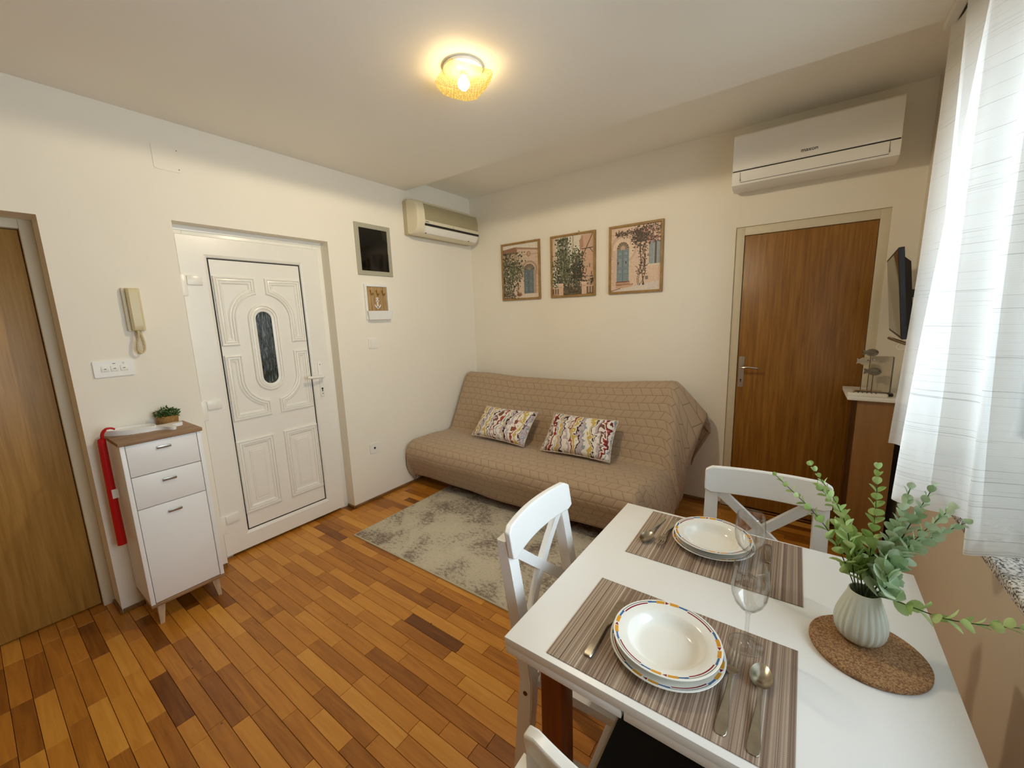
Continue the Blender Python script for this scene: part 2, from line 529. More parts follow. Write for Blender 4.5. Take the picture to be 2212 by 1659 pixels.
loft(bm, [L3(outer, -0.097), L3(outer, SX - 0.006), L3(rect(SY0 + .004, SY1 - .004, SZ0 + .004, SZ1 - .004), SX), L3(bead, SX), L3(rect(PY0 - .012, PY1 + .012, PZ0 - .012, PZ1 + .012), SX - 0.003), L3(rect(PY0 - .004, PY1 + .004, PZ0 - .004, PZ1 + .004), SX - 0.006), L3(inner, SX - 0.014), L3(inner, -0.097)], False, False, closed_chain=True)
obj('sash', bm, M_upvc, d1, smooth=25)
bm = bm_new(); moulding(bm, inner, [(0, -0.016), (0.0, -0.0135), (0.007, -0.0135), (0.007, -0.016)], plc(SX))
obj('gasket', bm, M_gasket, d1, smooth=0)
bm = bm_new(); box(bm, (-0.096, PY0 + .0005, PZ0 + .0005), (SX - 0.0145, PY1 - .0005, PZ1 - .0005))
panel = obj('door_panel', bm, M_upvc, d1, smooth=0)
PX = SX - 0.0145
PROF = [(0, 0), (0.003, .0100), (.009, .0125), (.012, .0115), (.0135, .0045), (.0165, .0045), (.018, .0100), (.025, .0120), (.028, .0110), (.0295, .0035), (.0325, .0035), (.034, .0080), (.040, .0075), (.047, .001), (.050, 0)]
CYm, ZT, ZB_, AR = -2.0555, 1.540, 1.154, 0.162
def corner(sy, sz):
    ys = lambda y_: CYm + sy * y_
    zc = ZT if sz > 0 else ZB_
    far = 1.807 if sz > 0 else 0.889
    midz = 1.376 if sz > 0 else 1.318
    pts = [(ys(0.266), midz), (ys(0.266), far), (ys(0.028), far)]
    for k in range(13):
        a = math.radians(80 - 80 * k / 12)
        pts.append((ys(AR * math.cos(a)), zc + sz * AR * math.sin(a)))
    pts.append((ys(AR), midz))
    return pts
for sy, sz in ((-1, 1), (1, 1), (-1, -1), (1, -1)):
    bm = bm_new(); moulding(bm, corner(sy, sz), PROF, plc(PX))
    obj('panel_moulding', bm, M_upvc, panel, smooth=25)
for y0, y1 in ((-2.328, -2.093), (-2.029, -1.787)):
    bm = bm_new(); moulding(bm, rect(y0, y1, 0.255, 0.757), PROF[:], plc(PX))
    c = (y0 + y1) / 2; h = (y1 - y0) / 2 - 0.070
    moulding(bm, rect(c - h, c + h, 0.326, 0.682), [(0, 0), (.004, .004), (.009, .002), (.013, .005), (.02, .0055)], plc(PX))
    loft(bm, [[(PX + .0055, u, v) for u, v in rect(c - h + .02, c + h - .02, .346, .662)]] * 1 + [[(PX + .0054, u, v) for u, v in rect(c - h + .02, c + h - .02, .346, .662)]])
    obj('panel_moulding', bm, M_upvc, panel, smooth=25)
bm = bm_new(); moulding(bm, stadium(CYm - .005, 1.347, 0.096, 0.193), PROF[:13] + [(0.047, 0.0045), (0.047, 0.0)], plc(PX))
obj('glass_surround', bm, M_upvc, panel, smooth=25)
def textured_glass():
    m, nt, b = new_mat('rain_textured_dark_glass')
    mp = coords(nt, (60, 60, 9))
    nz = N(nt, 'ShaderNodeTexNoise', i_Scale=1.6, i_Detail=4.0, i_Distortion=1.0); L(nt, mp, 0, nz, 'Vector')
    r = ramp(nt, [(0.42, rgb(30, 34, 30)), (0.6, rgb(62, 68, 62)), (0.72, rgb(128, 136, 128))]); L(nt, nz, 0, r, 0); L(nt, r, 0, b, 'Base Color')
    b.inputs['Roughness'].default_value = 0.12
    bp = N(nt, 'ShaderNodeBump', i_Strength=0.9, i_Distance=0.004); L(nt, nz, 0, bp, 'Height'); L(nt, bp, 0, b, 'Normal')
    return m
bm = bm_new(); prism(bm, stadium(CYm - .005, 1.347, 0.0492, 0.193), PX - 0.002, PX + 0.0015, axes=(1, 2, 0))
obj('glass_pane', bm, textured_glass(), panel)
for zt in (1.800, 1.052, 0.297):
    bm = bm_new()
    box(bm, (-0.097, -2.490, zt - 0.118), (SX + 0.006, -2.452, zt + 0.004), 0.003)
    box(bm, (SX - 0.001, -2.4525, zt - 0.054), (SX + 0.013, -2.376, zt), 0.003)
    obj('hinge', bm, M_upvc, d1)
bm = bm_new(); box(bm, (SX - 0.001, -1.737, 0.950), (SX + 0.008, -1.706, 1.212), 0.003)
plate = obj('handle_plate', bm, M_whiteplas, d1)
bm = bm_new(); tube(bm, catmull([(SX + .006, -1.722, 1.108), (SX + .045, -1.722, 1.108), (SX + .056, -1.735, 1.108), (SX + .056, -1.80, 1.110), (SX + .052, -1.846, 1.113)], 6), 0.0105, 12)
obj('handle', bm, M_whiteplas, plate)
bm = bm_new(); tube(bm, [(SX + .006, -1.7215, 1.013), (SX + .0095, -1.7215, 1.013)], 0.007, 14); box(bm, (SX + .006, -1.7245, 0.990), (SX + .0095, -1.7185, 1.012))
obj('keyhole', bm, M_dark, plate)
for z in (1.195, 0.975):
    bm = bm_new(); tube(bm, [(SX + .006, -1.7215, z), (SX + .0095, -1.7215, z)], 0.0035, 10); obj('screw', bm, M_dark, plate)

# ------------------------------------------------------------------ door_2: brown oak door (back wall)
d2 = structure('door_2', (2.84, 0.02, 0))
bm = bm_new()
box(bm, (DB[0], 0.012, 0), (2.4935, 0.16, DB[2]), 0.002); box(bm, (3.193, 0.012, 0), (DB[1], 0.16, DB[2]), 0.002)
box(bm, (2.4935, 0.012, 2.0035), (3.193, 0.16, DB[2]), 0.002)
obj('door_frame', bm, M_doorframe, d2)
bm = bm_new(); box(bm, (2.4965, 0.022, 0.018), (3.1905, 0.062, 2.0005), 0.002)
leaf2 = obj('door_leaf', bm, M_doorbrown, d2)
bm = bm_new(); box(bm, (2.4935, 0.005, 0.0), (3.193, 0.06, 0.014), 0.003)
obj('threshold', bm, M_brass, d2)
bm = bm_new(); prism(bm, rrect(2.505, 2.541, 0.938, 1.163, 0.006, 3), 0.018, 0.0225, axes=(0, 2, 1), bev=0.001)
pl2 = obj('handle_plate', bm, M_steel, leaf2)
bm = bm_new(); tube(bm, catmull([(2.522, 0.020, 1.086), (2.522, -0.026, 1.086), (2.534, -0.040, 1.087), (2.57, -0.042, 1.091), (2.615, -0.036, 1.087), (2.632, -0.030, 1.082)], 6), 0.0072, 10)
obj('handle', bm, M_steel, pl2)
bm = bm_new(); tube(bm, [(2.523, .0185, .992), (2.523, .017, .992)], .0052, 12); box(bm, (2.5205, .017, .974), (2.5255, .0185, .992))
obj('keyhole', bm, M_dark, pl2)

# ------------------------------------------------------------------ door_3: golden oak door (left wall, cut by the frame)
d3 = structure('door_3', (-0.2, -3.42, 0))
bm = bm_new()
box(bm, (-0.25, -3.034, 0), (-0.165, DO[1], DO[2]), 0.002); box(bm, (-0.25, DO[0], 0), (-0.165, DO[0] + 0.045, DO[2]), 0.002)
box(bm, (-0.25, DO[0] + 0.045, 1.985), (-0.165, -3.034, DO[2]), 0.002)
obj('door_frame', bm, M_doorframe, d3)
bm = bm_new(); box(bm, (-0.24, DO[0] + 0.048, 0.008), (-0.20, -3.037, 1.982), 0.002)
leaf3 = obj('door_leaf', bm, M_dooroak, d3)
bm = bm_new(); prism(bm, rrect(-3.80, -3.764, 0.938, 1.163, 0.006, 3), -0.202, -0.196, axes=(1, 2, 0))
pl3 = obj('handle_plate', bm, M_steel, leaf3)
bm = bm_new(); tube(bm, catmull([(-.2, -3.78, 1.086), (-.155, -3.78, 1.086), (-.148, -3.76, 1.087), (-.148, -3.68, 1.087)], 6), .0072, 10)
obj('handle', bm, M_steel, pl3)

# ------------------------------------------------------------------ windows on the right wall
def granite():
    m, nt, b = new_mat('speckled_granite')
    mp = coords(nt)
    v = N(nt, 'ShaderNodeTexVoronoi', i_Scale=210.0); L(nt, mp, 0, v, 'Vector')
    n = N(nt, 'ShaderNodeTexNoise', i_Scale=120.0, i_Detail=4.0); L(nt, mp, 0, n, 'Vector')
    sp = N(nt, 'ShaderNodeSeparateColor'); L(nt, v, 'Color', sp, 0)
    ad = N(nt, 'ShaderNodeMath', operation='MULTIPLY_ADD'); ad.inputs[1].default_value = 0.7; L(nt, n, 0, ad, 0); L(nt, sp, 0, ad, 2)
    r = ramp(nt, [(0.35, rgb(38, 38, 40)), (0.55, rgb(110, 108, 106)), (0.75, rgb(176, 172, 168)), (1.0, rgb(226, 222, 216))]); L(nt, ad, 0, r, 0)
    L(nt, r, 0, b, 'Base Color'); b.inputs['Roughness'].default_value = 0.22
    return m
M_granite = granite()
def make_window(name, W, sashes):
    w = structure(name, (3.5, (W[0] + W[1]) / 2, W[2]))
    bm = bm_new(); fx0, fx1 = 3.53, 3.60
    moulding(bm, rect(W[0], W[1], W[2], W[3]), [(0, 0), (0, .07), (.06, .07), (.06, 0)], lambda u, v, h: (fx1 - h, u, v))
    obj('window_frame', bm, M_upvc, w, smooth=0)
    step = (W[1] - W[0] - .10) / sashes
    for k in range(sashes):
        a = W[0] + .05 + k * step; b_ = a + step
        bm = bm_new(); moulding(bm, rect(a, b_, W[2] + .05, W[3] - .05), [(0, 0), (0, .05), (.06, .05), (.07, .03), (.07, 0)], lambda u, v, h: (3.575 - h, u, v))
        s = obj('sash', bm, M_upvc, w, smooth=0)
        bm = bm_new(); box(bm, (3.548, a + .068, W[2] + .118), (3.552, b_ - .068, W[3] - .118))
        obj('pane', bm, M_pane, s, smooth=0)
    return w
w1 = make_window('window_1', WN, 2)
bm = bm_new(); box(bm, (3.28, WN[0] - 0.06, WN[2] - 0.03), (3.535, WN[1] + 0.06, WN[2]), 0.004)
obj('window_sill', bm, M_granite, w1)

# ------------------------------------------------------------------ house added outside to darken the view through the sheer curtain
nh = thing('added_house', 'grey blue rendered house added outside the window, darkens the view through the sheer curtain', 'house', (7.0, 3.6, -3.0))
bm = bm_new(); box(bm, (4.6, 0.9, -3.0), (9.4, 6.4, 3.4)); obj('walls', bm, simple('grey_blue_render', rgb(98, 120, 140), .9, bump=.2), nh, smooth=0)
bm = bm_new(); prism(bm, [(0.6, 3.4), (6.7, 3.4), (3.65, 5.2)], 4.3, 9.7, axes=(1, 2, 0)); obj('roof', bm, simple('brown_roof_tile', rgb(110, 66, 48), .9), nh, smooth=0)
for x in (5.4, 7.6):
    bm = bm_new(); box(bm, (x, .88, .2), (x + 1.0, .92, 1.7)); obj('window', bm, simple('shuttered_window', rgb(60, 72, 66), .6), nh, smooth=0)

# ------------------------------------------------------------------ ceiling lamp
lamp = thing('ceiling_lamp', 'lit square glass ceiling lamp with waffle pattern glowing warm yellow', 'lamp', (1.552, -1.795, HC))
bm = bm_new(); lathe(bm, [(0.0, -0.001), (0.085, -0.001), (0.088, -0.006), (0.086, -0.014), (0.05, -0.018), (0.0, -0.018)], 40, (1.552, -1.795, HC))
obj('base', bm, M_whiteplas, lamp)
LAMP_COL = (1.0, 0.70, 0.34)
def shade_mat():
    m, nt, b = new_mat('waffle_pressed_glass')
    out = nt.nodes['Material Output']; nt.nodes.remove(b)
    mp = coords(nt, (1, 1, 1))
    br = N(nt, 'ShaderNodeTexChecker', i_Scale=110.0); L(nt, mp, 0, br, 'Vector')
    br.inputs['Color1'].default_value = (1.0, 0.80, 0.26, 1); br.inputs['Color2'].default_value = (0.60, 0.36, 0.05, 1)
    tr = N(nt, 'ShaderNodeBsdfTransparent'); gl = N(nt, 'ShaderNodeBsdfGlossy', i_Roughness=0.15)
    em = N(nt, 'ShaderNodeEmission', i_Strength=0.60)
    L(nt, br, 0, em, 0)
    tr.inputs[0].default_value = (.62, 0.52, 0.30, 1)
    m2 = N(nt, 'ShaderNodeMixShader', i_0=0.06); L(nt, tr, 0, m2, 1); L(nt, gl, 0, m2, 2)
    ad = N(nt, 'ShaderNodeAddShader'); L(nt, m2, 0, ad, 0); L(nt, em, 0, ad, 1)
    L(nt, ad, 0, out, 0)
    return m
bm = bm_new()
def shade_loop(s, z, r):
    a = math.radians(-25); out = []
    for u, v in rrect(-s, s, -s, s, r, 8):
        k = max(abs(u), abs(v)); rise = 0.012 * (min(abs(u), abs(v)) / s) ** 2
        out.append((1.552 + u * math.cos(a) - v * math.sin(a), -1.795 + u * math.sin(a) + v * math.cos(a), z + rise))
    return out
SHP = [(0.104, 2.553, 0.034), (0.106, 2.547, 0.035), (0.101, 2.528, 0.036), (0.088, 2.508, 0.036), (0.062, 2.493, 0.032), (0.03, 2.487, 0.02), (0.006, 2.486, 0.004)]
loft(bm, [shade_loop(s, z, r) for s, z, r in SHP], False, True)
obj('shade', bm, shade_mat(), lamp, smooth=60)
bm = bm_new(); tube(bm, [(1.552, -1.795, HC - 0.018), (1.552, -1.795, 2.566)], 0.012, 12)
obj('lamp_holder', bm, M_whiteplas, lamp)
mb, ntb, bb = new_mat('bulb_glow')
bb.inputs['Emission Color'].default_value = (1.0, 0.80, 0.42, 1); bb.inputs['Emission Strength'].default_value = 16.0
bm = bm_new(); lathe(bm, [(0.0, 2.505), (0.012, 2.508), (0.024, 2.520), (0.028, 2.534), (0.023, 2.548), (0.012, 2.560), (0.011, 2.567), (0, 2.567)], 20, (1.552, -1.795, 0))
obj('bulb', bm, mb, lamp)
pd = bpy.data.lights.new('lamp_light', 'POINT'); pd.energy = 5.5; pd.color = LAMP_COL; pd.shadow_soft_size = 0.045
po = bpy.data.objects.new('lamp_light', pd); COL.objects.link(po); po.location = (1.552, -1.795, 2.525)
sd_ = bpy.data.lights.new('lamp_down_light', 'SPOT'); sd_.energy = 52.0; sd_.color = (1.0, 0.88, 0.66); sd_.spot_size = math.radians(180); sd_.spot_blend = 0.06; sd_.shadow_soft_size = 0.05
so_ = bpy.data.objects.new('lamp_down_light', sd_); COL.objects.link(so_); so_.location = (1.552, -1.795, 2.478)

# ------------------------------------------------------------------ things on the left wall
bp = bm_new(); prism(bp, rrect(-2.533, -2.412, 2.342, 2.472, 0.012, 4), -0.001, 0.0035, axes=(1, 2, 0), bev=0.001)
jb = thing('junction_box_cover', 'blank square cover plate painted over high on the left wall', 'cover plate', (0, -2.47, 2.41))
obj('plate', bp, M_wall, jb)
for yy, zz in ((-2.424, 2.455), (-2.424, 2.358)):
    bp = bm_new(); tube(bp, [(0.003, yy, zz), (0.0042, yy, zz)], 0.003, 8); obj('screw', bp, M_grey, jb)

ic = thing('intercom_handset', 'beige wall intercom phone with coiled cord beside the white door', 'intercom', (0, -2.72, 1.6))
bm = bm_new(); prism(bm, rrect(-2.757, -2.686, 1.492, 1.712, 0.004, 2), -0.001, 0.022, axes=(1, 2, 0), bev=0.002)
obj('base', bm, M_beigeplas, ic)
bm = bm_new(); strip(bm, [(1.494, .0245, .026, .020), (1.500, .0255, .024, .026), (1.52, .026, .026, .027), (1.60, .0255, .028, .024), (1.68, .0255, .026, .026), (1.704, .0255, .024, .026), (1.709, .0245, .025, .022)])
for v in bm.verts: v.co = Vector((v.co.z, -2.7195 + v.co.x, v.co.y))
obj('handset', bm, M_beigeplas, ic)
bm = bm_new(); cpts = catmull([(0.036, -2.724, 1.496), (0.036, -2.726, 1.47), (0.036, -2.736, 1.43), (0.036, -2.738, 1.395), (0.034, -2.724, 1.376), (0.031, -2.710, 1.392), (0.028, -2.708, 1.43), (0.022, -2.712, 1.47), (0.016, -2.716, 1.494)], 24)
hp = []
for i, p in enumerate(cpts):
    a = i * 1.55; hp.append(p + Vector((math.cos(a) * .0052, math.sin(a) * .0052, 0.0025 * math.sin(a))))
hh = []
for i in range(len(hp) - 1):
    for k in range(2): hh.append(hp[i].lerp(hp[i + 1], k / 2))
tube(bm, hh, 0.0026, 6)
obj('cord', bm, M_beigeplas, ic, smooth=180)

sw = thing('switch_panel', 'white triple switch plate below the intercom on the left wall', 'light switch', (0, -2.836, 1.306))
bm = bm_new(); prism(bm, rrect(-2.912, -2.760, 1.266, 1.347, 0.003, 2), -0.001, 0.009, axes=(1, 2, 0), bev=0.0015)
obj('plate', bm, M_whiteplas, sw)
for c in (-2.870, -2.835, -2.799):
    bm = bm_new(); box(bm, (0.0085, c - 0.0145, 1.2925), (0.0125, c + 0.0145, 1.3215), 0.001)
    rk = obj('rocker', bm, M_whiteplas, sw)
    bm = bm_new(); box(bm, (0.012, c - 0.0045, 1.3055), (0.0131, c + 0.0045, 1.3085)); obj('mark', bm, M_dark, rk, smooth=0)
bm = bm_new(); box(bm, (0.0085, -2.840, 1.330), (0.0093, -2.829, 1.3335))
obj('symbol', bm, M_grey, sw, smooth=0)
bm = bm_new(); moulding(bm, rrect(-2.803, -2.796, 1.328, 1.336, .002, 2), [(0, 0), (0, .001), (.001, .001), (.001, 0)], lambda u, v, h: (0.0085 + h, u, v))
obj('symbol', bm, M_grey, sw, smooth=0)

fb = thing('fuse_box', 'grey framed wall fuse box with black glossy door', 'fuse box', (0, -1.2, 2.06))
bm = bm_new(); moulding(bm, rect(-1.366, -1.034, 1.866, 2.263), [(0, -0.001), (0, .008), (.004, .011), (.034, .011), (.036, .008), (.036, 0.0)], lambda u, v, h: (h, u, v))
obj('frame', bm, M_greyframe, fb)
mg, ntg, bg = new_mat('smoked_black_door'); bg.inputs['Base Color'].default_value = rgb(12, 10, 8); bg.inputs['Roughness'].default_value = 0.12
bm = bm_new(); box(bm, (-0.001, -1.3305, 1.9015), (0.010, -1.0695, 2.2275), 0.002)
fd = obj('door', bm, mg, fb)
bm = bm_new(); prism(bm, stadium(-1.068, 2.07, .005, .022, 6), .010, .014, axes=(1, 2, 0)); obj('latch', bm, M_greyframe, fd)

kh = thing('key_holder', 'small wooden key rack with three hooks and white anchor', 'key holder', (0, -1.215, 1.65))
bm = bm_new()
moulding(bm, rect(-1.330, -1.100, 1.513, 1.796), [(0, -.001), (0, .016), (.002, .018), (.018, .018), (.018, .006)], lambda u, v, h: (h, u, v))
obj('frame', bm, M_whitewood, kh)
M_slat = wood('key_rack_slat', rgb(150, 118, 74), rgb(172, 140, 94), rgb(190, 160, 112), 0.6, (60, 60, 5), (300, 300, 10))
sl0 = -1.311; swd = (1.311 - 1.119) / 5
for k in range(5):
    bm = bm_new(); box(bm, (-.001, sl0 + k * swd + .0008, 1.532), (0.010, sl0 + (k + 1) * swd - .0008, 1.777), 0.0015)
    obj('slat', bm, M_slat, kh)
bm = bm_new()
strip(bm, [(1.514, .108, .018, .026), (1.545, .112, .018, .032), (1.584, .118, .018, .040)])
for v in bm.verts: v.co = Vector((v.co.z, -1.212 + v.co.x, v.co.y))
obj('letter_tray', bm, M_whitewood, kh)
for yh in (-1.275, -1.218, -1.162):
    bm = bm_new(); tube(bm, catmull([(.010, yh, 1.744), (.018, yh, 1.742), (.022, yh + .001, 1.728), (.026, yh + .003, 1.714), (.036, yh + .004, 1.716), (.038, yh + .004, 1.728)], 5), .0036, 8)
    tube(bm, [(.009, yh, 1.744), (.013, yh, 1.744)], .007, 10)
    obj('hook', bm, M_brass, kh)
bm = bm_new()
def blk(p): prism(bm, p, 0.0095, 0.0165, axes=(1, 2, 0))
ya = -1.2175
blk(rect(ya - .0045, ya + .0045, 1.612, 1.676)); blk(rect(ya - .016, ya + .016, 1.661, 1.668))
blk([(ya, 1.600), (ya + .014, 1.620), (ya - .014, 1.620)])
for s in (-1, 1):
    blk([(ya + s * .002, 1.612), (ya + s * .016, 1.621), (ya + s * .024, 1.636), (ya + s * .029, 1.633), (ya + s * .0215, 1.615), (ya + s * .004, 1.602)])
moulding(bm, [(ya + .0085 * math.cos(t * PI / 8), 1.684 + .0085 * math.sin(t * PI / 8)) for t in range(16)], [(0, .0095), (0, .0165), (.004, .0165), (.004, .0095)], lambda u, v, h: (h, u, v))
obj('anchor', bm, M_whitewood, kh, smooth=0)

ls = thing('light_switch', 'single white light switch under the key rack', 'light switch', (0, -1.287, 1.322))
bm = bm_new(); prism(bm, rrect(-1.329, -1.244, 1.281, 1.363, .006, 3), -.001, .008, axes=(1, 2, 0), bev=.0015); obj('plate', bm, M_whiteplas, ls)
bm = bm_new(); prism(bm, rrect(-1.3145, -1.2585, 1.294, 1.350, .003, 2), .0075, .0125, axes=(1, 2, 0), bev=.001); obj('rocker', bm, M_whiteplas, ls)
so = thing('wall_socket', 'square white wall outlet low beside the sofa with one dark opening', 'socket', (0, -1.367, .449))
bm = bm_new(); prism(bm, rrect(-1.410, -1.324, .406, .492, .006, 3), -.001, .009, axes=(1, 2, 0), bev=.0015); obj('plate', bm, M_whiteplas, so)
bm = bm_new(); box(bm, (.0085, -1.374, .441), (.0102, -1.358, .458)); obj('port', bm, M_dark, so, smooth=0)

# ------------------------------------------------------------------ old cream air conditioner (left wall)
a1 = thing('air_conditioner', 'older cream air conditioner with ribbed grille above the fuse box', 'air conditioner', (0, -0.49, 2.37))
AY0, AY1 = -0.872, -0.078
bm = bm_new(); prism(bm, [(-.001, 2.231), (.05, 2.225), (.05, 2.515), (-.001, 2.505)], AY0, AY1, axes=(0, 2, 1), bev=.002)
obj('back_housing', bm, simple('darker_beige', rgb(190, 178, 145), .5), a1)  # housing in a darker beige than the body
prof = [(.048, 2.228), (.10, 2.218), (.150, 2.232), (.178, 2.262), (.192, 2.300), (.195, 2.350), (.192, 2.420), (.180, 2.468), (.150, 2.496), (.10, 2.512), (.048, 2.516)]
bm = bm_new(); t = bmesh.new()
ends = [(AY0 + .022, .90), (AY0 + .010, .97), (AY0 + .030, 1.0), (AY1 - .030, 1.0), (AY1 - .010, .97), (AY1, .86)]
ends = [(AY0, .86), (AY0 + .012, .96), (AY0 + .045, 1.0), (AY1 - .045, 1.0), (AY1 - .012, .96), (AY1, .86)]
loft(t, [[(.048 + (x - .048) * k, y_, 2.368 + (z - 2.368) * (.5 + .5 * k)) for x, z in prof] for y_, k in ends])
merge(bm, t)
obj('body', bm, M_acbeige, a1)
def grille_mat():
    m, nt, b = new_mat('intake_grille')
    mp = coords(nt)
    w = N(nt, 'ShaderNodeTexWave', wave_type='BANDS', bands_direction='Z', i_Scale=38.0); L(nt, mp, 0, w, 'Vector')
    r = ramp(nt, [(0.3, rgb(150, 140, 108)), (0.7, rgb(186, 176, 142))]); L(nt, w, 0, r, 0); L(nt, r, 0, b, 'Base Color')
    b.inputs['Roughness'].default_value = .6
    bp_ = N(nt, 'ShaderNodeBump', i_Strength=.5, i_Distance=.003); L(nt, w, 0, bp_, 'Height'); L(nt, bp_, 0, b, 'Normal')
    return m
bm = bm_new()
gp = [(.1965, 2.338), (.1965, 2.380), (.195, 2.415), (.1855, 2.455), (.178, 2.473)]
loft(bm, [[(x, AY0 + .070, z) for x, z in gp] + [(x - .004, AY0 + .070, z) for x, z in gp[::-1]], [(x, AY1 - .03, z) for x, z in gp] + [(x - .004, AY1 - .03, z) for x, z in gp[::-1]]])
obj('grille', bm, grille_mat(), a1, smooth=20)
bm = bm_new(); loft(bm, [[(.197, y_, 2.293), (.1985, y_, 2.310), (.190, y_, 2.310), (.188, y_, 2.293)] for y_ in (AY0 + .066, AY1 - .028)])
obj('air_slot', bm, M_dark, a1, smooth=0)
bm = bm_new(); loft(bm, [[(.190, y_, 2.288), (.182, y_, 2.258), (.165, y_, 2.236), (.160, y_, 2.240), (.176, y_, 2.262), (.184, y_, 2.290)] for y_ in (AY0 + .080, AY1 - .04)])
obj('louvre', bm, M_whiteplas, a1)
bm = bm_new(); box(bm, (.196, AY0 + .071, 2.3205), (.1972, AY0 + .112, 2.3265)); obj('label_mark', bm, M_grey, a1, smooth=0)
bm = bm_new()
for ang in (90, 215, 325):
    c, s = math.cos(math.radians(ang)), math.sin(math.radians(ang))
    tube(bm, [(.1958, -.46 + .003 * c, 2.320 + .003 * s), (.1958, -.46 + .018 * c, 2.320 + .014 * s)], [.0016, .0006], 6)
obj('emblem', bm, M_grey, a1)
for yy in (AY0 + .09, AY1 - .15):
    bm = bm_new(); box(bm, (.160, yy, 2.234), (.168, yy + .010, 2.241)); obj('clip', bm, M_dark, a1, smooth=0)

# ------------------------------------------------------------------ white air conditioner (back wall)
a2 = thing('air_conditioner', 'white split air conditioner above the brown door', 'air conditioner', (2.825, 0, 2.43))
BX0, BX1 = 2.424, 3.221
bm = bm_new(); sec = [(.001, 2.300), (-.06, 2.272), (-.150, 2.274), (-.186, 2.292), (-.198, 2.330), (-.200, 2.368), (.001, 2.368)]
loft(bm, [[(x, y_, z) for y_, z in sec] for x in (BX0, BX0 + .004, BX1 - .004, BX1)])
obj('lower_body', bm, M_whiteplas, a2)
bm = bm_new(); sec = [(.001, 2.3755), (-.2015, 2.3755), (-.207, 2.385), (-.203, 2.52), (-.198, 2.578), (-.190, 2.588), (.001, 2.592)]
loft(bm, [[(BX0 + .002, y_, z) for y_, z in sec], [(BX1 - .002, y_, z) for y_, z in sec]])
mgl = simple('glossy_white_panel', rgb(240, 238, 232), .16, var=.01)
obj('front_panel', bm, mgl, a2, smooth=25)
bm = bm_new(); box(bm, (BX0 + .003, -.192, 2.3675), (BX1 - .003, .0, 2.376)); obj('panel_gap', bm, M_dark, a2, smooth=0)
bm = bm_new(); sec = [(-.2005, 2.366), (-.2005, 2.330), (-.190, 2.3085), (-.180, 2.312), (-.188, 2.332), (-.190, 2.366)]
loft(bm, [[(BX0 + .048, y_, z) for y_, z in sec], [(BX1 - .046, y_, z) for y_, z in sec]])
obj('louvre', bm, M_whiteplas, a2)
bm = bm_new()
loft(bm, [[(x, -.1895, 2.3085), (x, -.1915, 2.3045), (x, -.180, 2.300), (x, -.178, 2.309)] for x in (BX0 + .046, BX1 - .044)])
for x in (BX0 + .0455, BX1 - .0460): box(bm, (x, -.2000, 2.312), (x + .002, -.186, 2.366))
obj('louvre_gap', bm, M_dark, a2, smooth=0)
def text(name, s, size, M, mat, parent, ext=.0004, sx=1.0):
    c = bpy.data.curves.new(name, 'FONT'); c.body = s; c.size = size; c.extrude = ext; c.align_x = 'CENTER'; c.align_y = 'CENTER'
    c.materials.append(mat)
    o = bpy.data.objects.new(name, c); COL.objects.link(o)
    me_ = bpy.data.meshes.new_from_object(o.evaluated_get(bpy.context.evaluated_depsgraph_get()))
    bpy.data.objects.remove(o); o = bpy.data.objects.new(name, me_); COL.objects.link(o); o.parent = parent; o['kind'] = 'stuff'
    o.matrix_basis = wmat(parent).inverted() @ M @ Matrix.Diagonal((sx, 1, 1, 1))
    return o
text('logo', 'maxon', .030, Matrix.Translation((2.822, -.2075, 2.414)) @ Matrix.Rotation(PI / 2, 4, 'X'), M_dark, a2, sx=1.0)

# ------------------------------------------------------------------ pictures: three printed street views
def canvas(w=150, h=184): return np.zeros((h, w, 3))
class Art:
    def __init__(s, seed, w=168, h=208):
        s.w, s.h = w, h
        s.a = np.zeros((h, w, 3)); s.r = np.random.RandomState(seed)
        yy, xx = np.mgrid[0:h, 0:w]; s.u = (xx + .5) / w; s.v = (yy + .5) / h
        k = s.r.rand(h, w); 
        for _ in range(2): k = (k + np.roll(k, 1, 0) + np.roll(k, 1, 1) + np.roll(k, -1, 0)) / 4
        s.n = (k - k.mean()) / k.std()
    def col(s, m, c, var=.05):
        c = np.array(lin(tuple(x / 255 for x in c)))
        s.a[m] = np.clip(c[None, :] * (1 + var * s.n[m][:, None]), 0, 1)
    def rect(s, u0, v0, u1, v1, c, var=.05): s.col((s.u >= u0) & (s.u <= u1) & (s.v >= v0) & (s.v <= v1), c, var)
    def poly(s, P, c, var=.05):
        m = np.zeros_like(s.u, bool); n = len(P)
        for i in range(n):
            (x0, y0), (x1, y1) = P[i], P[(i + 1) % n]
            if y0 == y1: continue
            cr = ((y0 > s.v) != (y1 > s.v)) & (s.u < (x1 - x0) * (s.v - y0) / (y1 - y0) + x0)
            m ^= cr
        s.col(m, c, var)
    def ell(s, u, v, ru, rv, c, var=.05): s.col(((s.u - u) / ru) ** 2 + ((s.v - v) / rv) ** 2 < 1, c, var)
    def line(s, u0, v0, u1, v1, t, c):
        d = np.hypot(u1 - u0, v1 - v0) + 1e-9
        k = np.clip(((s.u - u0) * (u1 - u0) + (s.v - v0) * (v1 - v0)) / d / d, 0, 1)
        s.col(np.hypot(s.u - u0 - k * (u1 - u0), s.v - v0 - k * (v1 - v0)) < t, c)
    def blobs(s, n, gen, cols, r0=.008, r1=.022):
        for _ in range(n):
            u, v = gen(); c = cols[s.r.randint(len(cols))]; r = r0 + (r1 - r0) * s.r.rand()
            s.ell(u, v, r, r * .8, c, .12)
